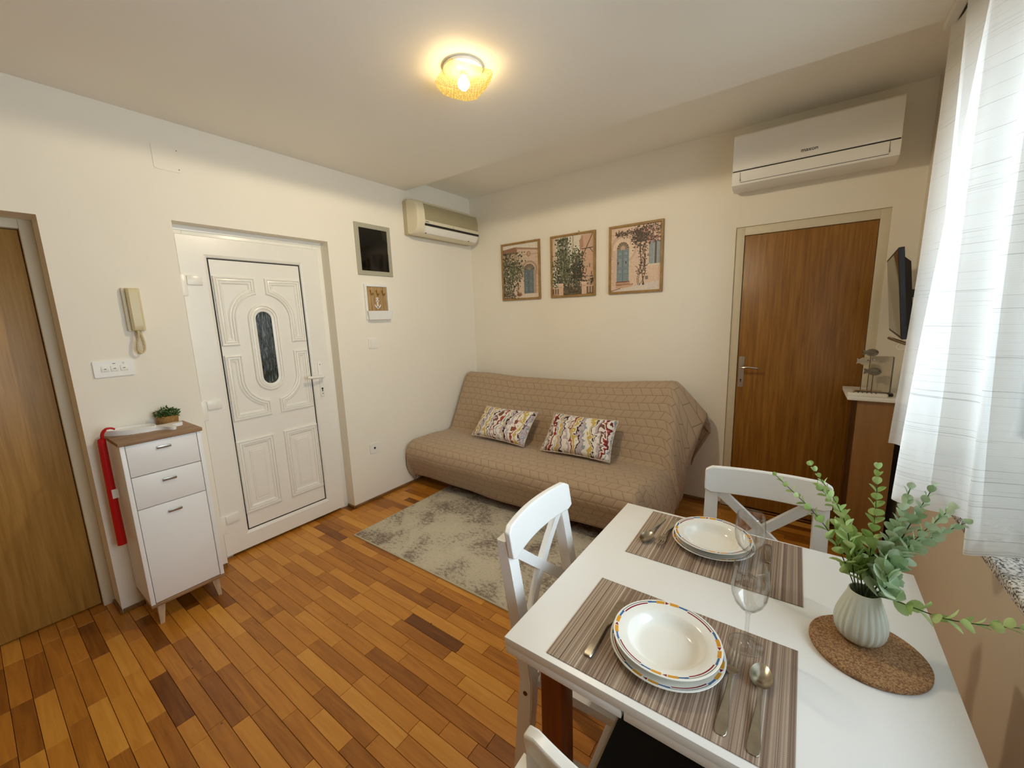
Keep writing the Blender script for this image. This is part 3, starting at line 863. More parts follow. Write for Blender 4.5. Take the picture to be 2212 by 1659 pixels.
def art1():
    A = Art(1); R = A.r
    A.rect(0, 0, 1, 1, (214, 190, 168)); A.poly([(0, 0), (1, 0), (1, .12), (.36, .05), (0, .08)], (226, 218, 204))
    A.poly([(0, .08), (.36, .05), (.42, .10), (.40, .16), (0, .17)], (150, 112, 88)); A.poly([(.36, .05), (1, .12), (1, .15), (.40, .09)], (172, 134, 110))
    A.rect(.40, .20, 1, .215, (190, 160, 138)); A.rect(0, .16, .42, .30, (196, 166, 144))
    A.ell(.73, .20, .05, .05, (150, 110, 90)); A.ell(.73, .20, .035, .036, (196, 160, 136))
    for k in range(9): A.line(.4, .27 + k * .075, 1, .28 + k * .073, .003, (192, 164, 142))
    A.ell(.74, .50, .22, .18, (176, 148, 126)); A.ell(.74, .50, .18, .145, (206, 180, 156)); A.ell(.74, .50, .15, .12, (104, 96, 84))
    for k in range(7):
        a = PI * k / 6; A.line(.74, .49, .74 + .14 * math.cos(a), .49 - .11 * math.sin(a), .005, (170, 150, 128))
    A.rect(.59, .485, .86, .92, (108, 120, 126)); A.rect(.715, .485, .728, .92, (80, 92, 98)); A.rect(.86, .5, .93, .93, (182, 152, 130))
    for u0 in (.615, .745):
        for v0, v1 in ((.52, .62), (.65, .75), (.78, .89)): A.rect(u0, v0, u0 + .08, v1, (92, 106, 112)); A.rect(u0 + .01, v0 + .01, u0 + .07, v1 - .01, (116, 128, 134))
    A.poly([(.3, 1), (.62, .93), (1, .92), (1, 1)], (222, 206, 188)); A.rect(.40, .70, .44, .95, (172, 140, 116))
    A.ell(.45, .93, .075, .035, (140, 92, 70)); A.rect(.39, .90, .51, .935, (156, 104, 80))
    fol = [(70, 74, 52), (96, 100, 74), (52, 54, 38), (124, 126, 98), (86, 84, 60)]
    A.blobs(900, lambda: (abs(R.normal(.18, .15)), min(1, max(.16, R.normal(.55, .24)))), fol)
    A.blobs(350, lambda: (R.normal(.40, .10), R.normal(.48, .10)), fol, .006, .016)
    A.blobs(160, lambda: (R.uniform(0, .3), R.uniform(.85, 1)), fol + [(150, 108, 96)], .006, .016)
    return A
def art2():
    A = Art(2); R = A.r
    A.rect(0, 0, 1, 1, (222, 214, 198)); A.rect(0, .0, .10, .5, (214, 190, 168)); A.rect(.505, 0, .52, .4, (110, 100, 84))
    A.poly([(.70, .02), (1, 0), (1, 1), (.66, 1), (.70, .45)], (206, 170, 146)); A.poly([(.66, .10), (.74, .02), (.76, .20), (.68, .28)], (182, 142, 120))
    A.line(.96, .02, .70, .42, .010, (120, 84, 66)); A.line(.72, .245, .97, .235, .007, (70, 58, 48)); A.line(.90, .24, .97, .31, .006, (70, 58, 48))
    A.poly([(.69, .30), (.76, .30), (.74, .37), (.71, .37)], (84, 56, 42))
    for u, v in ((.82, .60), (.90, .52), (.94, .66)): A.ell(u, v, .012, .04, (120, 90, 72))
    for k in range(8): A.line(.72, .42 + k * .06, 1, .45 + k * .06, .003, (186, 150, 126))
    A.rect(.30, .62, .66, .95, (198, 166, 142)); A.rect(.52, .55, .56, .92, (72, 62, 50))
    fol = [(78, 80, 58), (110, 112, 86), (56, 56, 42), (140, 140, 116), (94, 92, 70)]
    A.blobs(700, lambda: (R.normal(.27, .075), R.uniform(.03, .62)), fol, .008, .022)
    A.blobs(900, lambda: (R.normal(.30, .16), R.normal(.60, .16)), fol, .008, .022)
    A.blobs(300, lambda: (R.normal(.60, .07), R.normal(.40, .09)), fol, .006, .018)
    dk = [(50, 46, 38), (66, 62, 50), (84, 80, 64)]
    A.blobs(420, lambda: (R.normal(.62, .07), R.normal(.62, .10)), dk, .008, .020)
    A.blobs(380, lambda: (R.uniform(0, 1), R.normal(.80, .06)), dk + fol, .006, .018)
    A.rect(0, .86, 1, 1, (120, 96, 76)); A.rect(.27, .86, .74, 1, (96, 84, 66)); A.blobs(120, lambda: (R.uniform(.27, .72), R.uniform(.84, .98)), dk + [(150, 126, 100)], .006, .014)
    for c in (.21, .77): A.rect(c - .055, .80, c + .055, 1, (218, 186, 158)); A.rect(c - .065, .79, c + .065, .82, (226, 198, 172)); A.rect(c - .04, .85, c + .04, .86, (180, 146, 120))
    for c in (.05, .11, .88, .94): A.rect(c - .012, .87, c + .012, .97, (206, 176, 150))
    A.rect(0, .86, .16, .88, (206, 176, 150)); A.rect(.83, .85, 1, .87, (206, 176, 150)); A.rect(0, .97, .16, 1, (190, 150, 126))
    return A
def art3():
    A = Art(3); R = A.r
    A.rect(0, 0, 1, 1, (222, 194, 172))
    for k in range(11): A.line(0, .10 + k * .075, .16, .11 + k * .075, .003, (180, 148, 126))
    for k in range(6): A.line(.4, .04 + k * .09, 1, .03 + k * .09, .003, (196, 164, 142))
    A.ell(.26, .33, .27, .22, (206, 176, 152)); A.ell(.26, .34, .22, .18, (228, 204, 182)); A.rect(.04, .34, .12, .9, (214, 186, 162))
    A.ell(.25, .34, .125, .115, (96, 82, 68)); A.ell(.25, .33, .05, .05, (190, 168, 146))
    for k in range(9):
        a = PI * k / 8; A.line(.25 + .06 * math.cos(a), .335 - .05 * math.sin(a), .25 + .115 * math.cos(a), .335 - .105 * math.sin(a), .006, (176, 154, 132))
    A.rect(.125, .345, .375, .845, (126, 142, 148)); A.rect(.247, .345, .253, .845, (90, 104, 110))
    for u0 in (.145, .265):
        for v0, v1 in ((.37, .44), (.46, .62), (.64, .72)): A.rect(u0, v0, u0 + .09, v1, (106, 122, 130)); A.rect(u0 + .01, v0 + .01, u0 + .08, v1 - .01, (134, 150, 156))
    for u in (.155, .315): A.ell(u, .545, .013, .022, (60, 56, 50))
    A.rect(.10, .84, .40, .89, (190, 148, 122)); A.rect(.10, .885, .46, .94, (206, 166, 140)); A.line(.12, .845, .39, .842, .006, (110, 72, 54)); A.line(.12, .892, .46, .888, .006, (140, 96, 74))
    A.poly([(0, 1), (0, .985), (.2, .95), (1, .855), (1, 1)], (218, 206, 196)); A.line(0, .985, .2, .945, .006, (120, 84, 66))
    A.rect(.77, .26, 1, .61, (168, 172, 170)); A.rect(.765, .26, .86, .60, (142, 156, 160)); A.rect(.875, .27, .915, .60, (86, 84, 82)); A.rect(.92, .26, 1, .60, (150, 160, 162)); A.rect(.75, .60, 1, .625, (226, 208, 190))
    A.rect(.70, .78, .76, .83, (130, 120, 100))
    dk = [(62, 44, 34), (84, 60, 48), (48, 40, 30), (104, 78, 62)]
    for k in range(7):
        u = .58 + .12 * R.rand(); pts = [(u + .03 * R.normal(), .28 + .09 * j) for j in range(8)]
        for p, q in zip(pts, pts[1:]): A.line(*p, *q, .005, dk[k % 4])
    A.blobs(420, lambda: (R.normal(.62, .10), R.normal(.17, .07)), dk, .007, .018)
    A.blobs(260, lambda: (R.uniform(.1, .6), R.normal(.10, .025)), dk, .006, .014)
    A.blobs(220, lambda: (R.uniform(.65, 1), R.uniform(.0, .16)), dk + [(222, 160, 150)], .006, .014)
    A.blobs(160, lambda: (R.uniform(.72, 1), R.normal(.22, .03)), dk + [(200, 120, 110)], .005, .012)
    A.blobs(160, lambda: (R.normal(.64, .06), R.uniform(.3, .75)), dk, .005, .012)
    return A
def print_mat():
    m, nt, b = new_mat('printed_paper')
    at = N(nt, 'ShaderNodeAttribute', attribute_name='ink'); L(nt, at, 'Color', b, 'Base Color')
    b.inputs['Roughness'].default_value = .5
    return m
M_print = print_mat()
def picture(x0, x1, art, label):
    z0, z1 = 1.659, 2.199
    t = thing('framed_picture', label, 'picture', ((x0 + x1) / 2, 0, z0), 0, 'framed street prints above the sofa')
    bm = bm_new(); moulding(bm, rect(x0, x1, z0, z1), [(0, -.001), (0, .018), (.002, .020), (.016, .020), (.018, .018), (.018, .004)], lambda u, v, h: (u, -h, v))
    obj('frame', bm, M_frameoak, t)
    A = art(); w, h = A.w, A.h
    X = np.linspace(x0 + .017, x1 - .017, w); Z = np.linspace(z1 - .017, z0 + .017, h)
    V = np.zeros((h, w, 3)); V[:, :, 0] = X[None, :]; V[:, :, 1] = -.008; V[:, :, 2] = Z[:, None]
    V = V.reshape(-1, 3) - np.array(t.location)
    idx = np.arange(h * w).reshape(h, w)
    F = np.stack([idx[:-1, :-1], idx[1:, :-1], idx[1:, 1:], idx[:-1, 1:]], -1).reshape(-1, 4)
    me = bpy.data.meshes.new('print'); me.from_pydata(V.tolist(), [], F.tolist())
    ca = me.color_attributes.new('ink', 'FLOAT_COLOR', 'POINT')
    c4 = np.ones((h * w, 4), np.float32); c4[:, :3] = A.a.reshape(-1, 3); ca.data.foreach_set('color', c4.ravel())
    me.materials.append(M_print)
    o = bpy.data.objects.new('print', me); COL.objects.link(o); o.parent = t
    return t
picture(.399, .843, art1, 'framed print of olive tree by arched grey door, nearest the room corner')
pm = picture(.957, 1.396, art2, 'framed print of tall trees behind a gate between cream pillars')
picture(1.515, 1.953, art3, 'framed print of blue arched door under a climbing vine')
bm = bm_new(); tube(bm, [(1.24, .001, 2.207), (1.24, -.012, 2.209)], .0022, 8); tube(bm, [(1.24, -.012, 2.209), (1.24, -.0135, 2.209)], .004, 8)
obj('nail', bm, M_screw, pm)

# ------------------------------------------------------------------ shoe cabinet by the white door
cb = thing('shoe_cabinet', 'narrow white shoe cabinet with oak top and two drawers', 'cabinet', (.155, -2.76, 0))
CX0, CX1, CY0, CY1, CZ0, CZ1 = .012, .292, -2.920, -2.602, .122, .958
bm = bm_new()
box(bm, (CX0, CY0, CZ0), (CX1, CY0 + .018, CZ1), .001); box(bm, (CX0, CY1 - .018, CZ0), (CX1, CY1, CZ1), .001)
box(bm, (CX0, CY0 + .018, CZ0), (CX0 + .006, CY1 - .018, CZ1))
obj('body', bm, M_whitewood, cb)
bm = bm_new(); box(bm, (CX0 + .006, CY0 + .0185, CZ0 + .005), (CX1 - .020, CY1 - .0185, CZ1 - .005)); obj('dark_interior', bm, M_dark, cb, smooth=0)
bm = bm_new(); box(bm, (CX0 - .006, CY0 - .006, CZ1), (.302, CY1 + .006, .976), .002); obj('top', bm, M_oaktop, cb)
bm = bm_new(); box(bm, (CX0, CY0, .106), (CX1 + .002, CY1, .1225), .001); obj('bottom_board', bm, M_oaktop, cb)
for nm, z0, z1, hz in (('drawer', .797, .955, .918), ('drawer', .630, .793, .749), ('door', .126, .626, .580)):
    bm = bm_new(); box(bm, (CX1 - .019, CY0 + .0205, z0), (CX1 - .001, CY1 - .0205, z1), .0012)
    dr = obj(nm, bm, M_whitewood, cb)
    bm = bm_new(); box(bm, (CX1 - .002, -2.789, hz - .004), (CX1 + .006, -2.733, hz + .0055), .001); box(bm, (CX1 + .004, -2.789, hz - .007), (CX1 + .0075, -2.733, hz + .0055), .001)
    obj('handle', bm, M_steel, dr)
for sx, sy in ((1, -1), (1, 1), (-1, -1), (-1, 1)):
    bx = .152 + sx * .105; by = -2.761 + sy * .118
    bm = bm_new(); loft(bm, [[(bx + sx * o + a, by + sy * o * .6 + b_, z) for a, b_ in ((-w, -w), (w, -w), (w, w), (-w, w))] for z, w, o in ((0.0, .0085, .016), (.1065, .017, .0))])
    obj('leg', bm, M_palewood, cb)

# flat white wooden fish tray
ft = thing('fish_shaped_tray', 'white flat fish-shaped wooden tray lying on the shoe cabinet', 'tray', (.09, -2.78, .976))
outl = catmull([(.016, -2.905, 0), (.040, -2.926, 0), (.085, -2.906, 0), (.130, -2.855, 0), (.152, -2.795, 0), (.154, -2.748, 0), (.175, -2.722, 0), (.212, -2.708, 0), (.226, -2.690, 0), (.205, -2.678, 0), (.160, -2.684, 0), (.148, -2.676, 0), (.148, -2.640, 0), (.118, -2.632, 0), (.100, -2.660, 0), (.104, -2.705, 0), (.098, -2.735, 0), (.060, -2.748, 0), (.026, -2.800, 0), (.012, -2.860, 0), (.016, -2.905, 0)], 4)[:-1]
pl = [(p.x, p.y) for p in outl]
body = pl
bm = bm_new(); prism(bm, pl, .9763, .9935, bev=.0012)
obj('board', bm, M_whitewood, ft)
inner = offset_poly([p for p in pl if p[1] < -2.745] , .0)
bm = bm_new()
rim = [(.016, -2.905), (.040, -2.926), (.085, -2.906), (.130, -2.855), (.152, -2.795), (.154, -2.750), (.100, -2.738), (.060, -2.750), (.026, -2.800), (.012, -2.860)]
rim = [(p.x, p.y) for p in catmull([(a, b_, 0) for a, b_ in rim + rim[:1]], 4)[:-1]]
moulding(bm, rim, [(0.001, .9930), (0.001, 1.0010), (.002, 1.0018), (.006, 1.0018), (.007, 1.0008), (.007, .9930)], lambda u, v, h: (u, v, h))
obj('rim', bm, M_whitewood, ft)

# small artificial plant in woven basket
pp = thing('potted_plant', 'small green artificial plant in oval woven rope basket on the cabinet', 'plant', (.055, -2.672, .976))
bm = bm_new()
for k in range(8):
    z = .9795 + k * .0062; s = 1 + .10 * k / 7
    pts = []
    for j in range(41):
        a = 2 * PI * j / 40; pts.append((.055 + .027 * s * math.cos(a), -2.672 + .040 * s * math.sin(a), z + .0012 * math.sin(12 * a + k * PI)))
    tube(bm, pts, .0034, 6, False)
lathe(bm, [(0, .977), (.028, .977), (.030, 1.02), (0, 1.018)], 16, (.055, -2.672, 0))
for v in bm.verts: pass
obj('basket', bm, wood('woven_rope', rgb(128, 92, 46), rgb(164, 124, 70), rgb(190, 150, 96), .8, (160, 160, 300)), pp)
rp = random.Random(5); bm = bm_new()
for k in range(330):
    a = rp.uniform(0, 2 * PI); rr = rp.random() ** .6; hgt = rp.uniform(.0, .052) * (1 - .45 * rr)
    c = Vector((.055 + .034 * rr * math.cos(a), -2.672 + .050 * rr * math.sin(a), 1.022 + hgt))
    d = Vector((math.cos(a) * rr + rp.gauss(0, .5), math.sin(a) * rr + rp.gauss(0, .5), .55 + rp.gauss(0, .4))).normalized()
    s = d.cross(Vector((rp.gauss(0, 1), rp.gauss(0, 1), 1))).normalized(); l = rp.uniform(.010, .020); w = l * .26
    q = [c, c + d * l * .45 + s * w, c + d * l, c + d * l * .45 - s * w]
    vs = [bm.verts.new(p) for p in q]; bm.faces.new(vs)
obj('foliage', bm, simple('small_green_leaf', rgb(58, 92, 34), .5, var=.45, vscale=90), pp, smooth=0, kind='stuff', recalc=False)

# long red shoehorn hooked over the cabinet
sh = thing('shoehorn', 'long red plastic shoehorn hanging down the side of the shoe cabinet', 'shoehorn', (.10, -2.95, .41))
bm = bm_new()
hx = .10
path = catmull([(hx, -2.9485, .412), (hx, -2.9485, .60), (hx, -2.947, .85), (hx, -2.945, .965), (hx, -2.941, 1.000), (hx, -2.926, 1.020), (hx - .002, -2.905, 1.020), (hx - .004, -2.893, 1.012)], 8)
loops = []
for i, p in enumerate(path):
    d = (path[min(i + 1, len(path) - 1)] - path[max(i - 1, 0)]).normalized()
    nrm = Vector((0, 1, 0)) - d * d.y; nrm = (nrm.normalized() if i < 26 else Vector((1, 0, 0))); bn = d.cross(nrm).normalized()
    f = i / (len(path) - 1)
    w = .0185 - .006 * min(1, f * 1.4); th = .005
    lp = []
    for k in range(12):
        a = 2 * PI * k / 12
        lp.append(p + nrm * (w * math.cos(a)) + bn * (th * math.sin(a) + .006 * (math.cos(a) ** 2) * (1 if f < .7 else .3)))
    loops.append(lp)
loft(bm, loops)
obj('blade', bm, M_red, sh, smooth=60)
bm = bm_new(); box(bm, (hx + .0062, -2.950, .665), (hx + .0070, -2.926, .712))
obj('price_tag', bm, M_paper, sh, smooth=0)

# ------------------------------------------------------------------ rug
def rug_mat():
    m, nt, b = new_mat('distressed_rug')
    mp = coords(nt, (1, 1, 1))
    n1 = N(nt, 'ShaderNodeTexNoise', i_Scale=4.2, i_Detail=3.0, i_Distortion=.5); L(nt, mp, 0, n1, 'Vector')
    mp2 = coords(nt, (34, 52, 1)); n2 = N(nt, 'ShaderNodeTexNoise', i_Scale=1.0, i_Detail=6.0, i_Roughness=.72); L(nt, mp2, 0, n2, 'Vector')
    mp3 = coords(nt, (120, 120, 1)); n3 = N(nt, 'ShaderNodeTexNoise', i_Scale=1.0, i_Detail=3.0); L(nt, mp3, 0, n3, 'Vector')
    # dark patch mask
    a = N(nt, 'ShaderNodeMath', operation='MULTIPLY_ADD'); a.inputs[1].default_value = .75; L(nt, n1, 0, a, 0); L(nt, n2, 0, a, 2)
    a2 = N(nt, 'ShaderNodeMath', operation='MULTIPLY_ADD'); a2.inputs[1].default_value = .22; L(nt, n3, 0, a2, 0); L(nt, a, 0, a2, 2)
    r = ramp(nt, [(.0, (0, 0, 0, 1)), (.40, (0, 0, 0, 1)), (.58, (.8, .8, .8, 1)), (.8, (1, 1, 1, 1))])
    s = N(nt, 'ShaderNodeMath', operation='SUBTRACT'); s.inputs[1].default_value = .55; L(nt, a2, 0, s, 0); L(nt, s, 0, r, 0)
    base = ramp(nt, [(.3, rgb(188, 178, 156)), (.7, rgb(216, 208, 188))]); L(nt, n2, 0, base, 0)
    dk = ramp(nt, [(.35, rgb(124, 110, 100)), (.55, rgb(104, 92, 88)), (.75, rgb(136, 106, 98))]); L(nt, n3, 0, dk, 0)
    mx = N(nt, 'ShaderNodeMix', data_type='RGBA'); L(nt, r, 0, mx, 0); L(nt, base, 0, mx, 6); L(nt, dk, 0, mx, 7)
    L(nt, mx, 2, b, 'Base Color'); b.inputs['Roughness'].default_value = .95; b.inputs['Specular IOR Level'].default_value = .1
    bp_ = N(nt, 'ShaderNodeBump', i_Strength=.4, i_Distance=.003); L(nt, n3, 0, bp_, 'Height'); L(nt, bp_, 0, b, 'Normal')
    return m
rg = thing('rug', 'cream rug with worn brown and grey patches in front of the sofa', 'rug', (1.2, -1.25, 0))
bm = bm_new(); box(bm, (.368, -1.846, .0005), (2.06, -.842, .0085), .003)
obj('pile', bm, rug_mat(), rg)
bm = bm_new(); moulding(bm, rect(.366, 2.062, -1.848, -.840), [(0, .0004), (0, .0070), (.005, .0092), (.010, .0086)], lambda u, v, h: (u, v, h))
obj('edging', bm, simple('rug_binding', rgb(188, 178, 152), .9, bump=.3), rg)

# ------------------------------------------------------------------ sofa bed with its quilted cover
sf = thing('sofa_bed', 'low sofa bed with red base and black feet, hidden under the taupe cover', 'sofa', (1.08, -.5, 0))
bm = bm_new(); box(bm, (.10, -.93, .075), (2.06, -.12, .22), .015); obj('base', bm, M_redfab, sf)
bm = bm_new(); box(bm, (.09, -1.03, .225), (2.07, -.50, .385), .05, 3); obj('seat', bm, M_redfab, sf)
bm = bm_new()
loft(bm, [[(x, y_, z) for y_, z in ((-.46, .25), (-.44, .41), (-.19, .895), (-.13, .905), (-.12, .85), (-.28, .25))] for x in (.11, 2.05)])
obj('backrest', bm, M_redfab, sf)
for x in (.32, 1.86):
    for y_ in (-.78, -.22):
        bm = bm_new(); box(bm, (x - .05, y_ - .04, .0005), (x + .05, y_ + .04, .076), .006); obj('foot', bm, M_black, sf)

def quilt_mat():
    m, nt, b = new_mat('taupe_quilted_fabric')
    tc = N(nt, 'ShaderNodeTexCoord'); sp = N(nt, 'ShaderNodeSeparateXYZ'); L(nt, tc, 'UV', sp, 0)
    M = lambda op, a, ai, v=None, bb=None, bi=0: None
    def mth(op, a, b_=None, c=None):
        n = N(nt, 'ShaderNodeMath', operation=op)
        for i, q in enumerate((a, b_, c)):
            if q is None: continue
            if isinstance(q, (int, float)): n.inputs[i].default_value = q
            else: L(nt, q[0], q[1], n, i)
        return (n, 0)
    u, v = (sp, 'X'), (sp, 'Y')
    vr = mth('DIVIDE', v, .060)
    rowi = mth('FLOOR', vr); f = mth('FRACT', vr)
    par = mth('MODULO', rowi, 2.0); sgn = mth('SUBTRACT', mth('MULTIPLY', par, 2.0), 1.0)
    ud = mth('ADD', mth('DIVIDE', u, .076), mth('MULTIPLY', mth('MULTIPLY', f, sgn), .42))
    g = mth('FRACT', ud)
    dl = mth('MULTIPLY', mth('MINIMUM', f, mth('SUBTRACT', 1.0, f)), .060)
    dd = mth('MULTIPLY', mth('MINIMUM', g, mth('SUBTRACT', 1.0, g)), .076)
    d = mth('MINIMUM', dl, dd)
    puff = mth('POWER', mth('MINIMUM', mth('DIVIDE', d, .016), 1.0), .55)
    bp_ = N(nt, 'ShaderNodeBump', i_Strength=.55, i_Distance=.005); L(nt, *puff, bp_, 'Height')
    n2 = N(nt, 'ShaderNodeTexNoise', i_Scale=900.0, i_Detail=2.0); L(nt, tc, 'UV', n2, 'Vector')
    n3 = N(nt, 'ShaderNodeTexNoise', i_Scale=24.0, i_Detail=3.0); L(nt, tc, 'UV', n3, 'Vector')
    b2 = N(nt, 'ShaderNodeBump', i_Strength=.25, i_Distance=.002); L(nt, n3, 0, b2, 'Height'); L(nt, bp_, 0, b2, 'Normal')
    L(nt, b2, 0, b, 'Normal')
    st = ramp(nt, [(.05, rgb(142, 120, 96)), (.16, rgb(182, 158, 131))]); L(nt, *mth('DIVIDE', d, .016), st, 0)
    wv = ramp(nt, [(.3, (.9, .9, .9, 1)), (.7, (1, 1, 1, 1))]); L(nt, n2, 0, wv, 0)
    mx = N(nt, 'ShaderNodeMix', data_type='RGBA', blend_type='MULTIPLY'); mx.inputs[0].default_value = 1.0; L(nt, st, 0, mx, 6); L(nt, wv, 0, mx, 7)
    L(nt, mx, 2, b, 'Base Color'); b.inputs['Roughness'].default_value = .72
    b.inputs['Sheen Weight'].default_value = .25; b.inputs['Sheen Roughness'].default_value = .4
    b.inputs['Specular IOR Level'].default_value = .3
    return m
# cross-section from the front hem over the seat and up the back (y, z)
SEC = [(-.985, .090), (-1.020, .170), (-1.062, .255), (-1.075, .320), (-1.050, .388), (-.985, .420), (-.88, .428), (-.74, .426), (-.62, .416), (-.535, .412), (-.490, .430), (-.455, .490), (-.395, .600), (-.325, .735), (-.262, .850), (-.215, .918), (-.170, .945), (-.115, .938), (-.080, .890), (-.070, .800)]
sec = [Vector((0, a, b_)) for a, b_ in SEC]
sec = catmull(sec, 6)
slen = [0]
for i in range(1, len(sec)): slen.append(slen[-1] + (sec[i] - sec[i - 1]).length)
def lerp_list(P, t):
    t = max(0, min(1, t)) * (len(P) - 1); i = min(int(t), len(P) - 2); k = t - i
    return tuple(P[i][j] + (P[i + 1][j] - P[i][j]) * k for j in range(len(P[0])))
XL, XE = .035, 2.085
NX, ND = 96, 26
cols = []
for i in range(10):                                     # left end: tucks down against the wall
    e = 1 - i / 10; cols.append(('L', e))
for i in range(NX + 1): cols.append(('M', XL + .02 + (XE - XL - .02) * i / NX))
for i in range(1, ND + 1): cols.append(('R', i / ND))
def smooth(a, b_, x):
    t = max(0, min(1, (x - a) / (b_ - a))); return t * t * (3 - 2 * t)
TOPZ = [(0.04, .000), (.3, .000), (.7, -.020), (1.3, -.014), (1.75, .002), (2.0, .026), (2.085, .034)]
def topdz(x):
    for (a, va), (b_, vb) in zip(TOPZ, TOPZ[1:]):
        if x <= b_: return va + (vb - va) * max(0, (x - a)) / (b_ - a)
    return TOPZ[-1][1]
BACKP = [(0, 0), (.034, -.004), (.072, -.036), (.128, -.094), (.192, -.164), (.262, -.240), (.232, -.300), (.196, -.370), (.160, -.440), (.135, -.520)]
SIDEP = [(0, 0), (.045, -.012), (.082, -.045), (.112, -.095), (.132, -.150), (.146, -.200), (.152, -.245), (.150, -.285), (.140, -.315), (.128, -.335)]
FRONTP = [(0, 0), (.018, -.006), (.034, -.030), (.046, -.070), (.056, -.120), (.062, -.170), (.064, -.215), (.062, -.255), (.058, -.290), (.054, -.322)]
V = []; UV = []
for kind, t in cols:
    for j, p in enumerate(sec):
        y_, z = p.y, p.z
        kt = smooth(.45, .92, z) if y_ > -.5 else 0
        fold = .003 * math.sin(t * 9 + j * .25) if kind == 'M' else 0
        if kind == 'M':
            x = t; z += topdz(x) * kt
            z += .006 * mnoise.noise(Vector((x * 3, slen[j] * 4, 0)))
            y_ += .010 * mnoise.noise(Vector((x * 2.4, slen[j] * 3, 5)))
            if j < 14: z += .010 * math.sin(x * 4.2) * (1 - j / 14) - .018 * smooth(.5, .0, x) * 0
            u = x
        elif kind == 'L':
            e = t
            x = XL + .02 - .026 * math.sin(min(1, e) * PI / 2)
            z = z - e * e * (.10 if y_ < -.5 else .13) * (1 if j > 8 else .55 + .45 * j / 8) 
            y_ += .012 * e * (1 if y_ < -.5 else .5)
            u = x - e * .12
        else:
            e = t
            wb = smooth(-.36, -.10, y_); wf = smooth(-.72, -1.03, y_)
            ob = lerp_list(BACKP, e); os_ = lerp_list(SIDEP, e); of = lerp_list(FRONTP, e)
            zz = z + topdz(XE) * kt
            # the side hangs to the hem near the floor in front, higher behind
            reach = max(0.02, zz - (.085 + .05 * smooth(-.6, -.1, y_))) / .335
            sd = (os_[0], os_[1] * reach); fd = (of[0], of[1] * reach)
            dx = sd[0] * (1 - wf) + fd[0] * wf; dz = sd[1] * (1 - wf) + fd[1] * wf
            dx = dx * (1 - wb) + ob[0] * wb; dz = dz * (1 - wb) + ob[1] * wb
            ripple = .016 * math.sin(slen[j] * 26 + 1.5 * e) * e * (1 - .6 * wf)
            x = XE + dx + ripple * .7
            z = zz + dz
            y_ += .020 * math.sin(slen[j] * 17) * e + .05 * e * wf * smooth(.0, 1, e) + .045 * math.sin(e * PI) * smooth(-.56, -.42, y_) * (1 - wb) * -1
            u = XE + e * .42
        V.append((x, y_, z)); UV.append((u, slen[j]))
nr = len(sec)
F = [(i * nr + j, (i + 1) * nr + j, (i + 1) * nr + j + 1, i * nr + j + 1) for i in range(len(cols) - 1) for j in range(nr - 1)]
ct = thing('sofa_cover', 'taupe quilted bedspread with chevron stitching draped over the sofa', 'bedspread', (1.08, -.5, .1))
me = bpy.data.meshes.new('quilt'); me.from_pydata([tuple(Vector(p) - ct.location) for p in V], [], F)
uvl = me.uv_layers.new(name='UVMap')
uvl.data.foreach_set('uv', np.array([UV[l.vertex_index] for l in me.loops], np.float32).ravel())
me.polygons.foreach_set('use_smooth', [True] * len(me.polygons)); me.materials.append(quilt_mat())
qo = bpy.data.objects.new('quilt', me); COL.objects.link(qo); qo.parent = ct
md = qo.modifiers.new('thick', 'SOLIDIFY'); md.thickness = .010; md.offset = -1
# hem binding along the visible front edge
bm = bm_new()
hem = [Vector(V[i * nr]) for i in range(len(cols))]
tube(bm, hem, .0065, 6); obj('hem', bm, simple('taupe_binding', rgb(150, 124, 98), .8), ct)

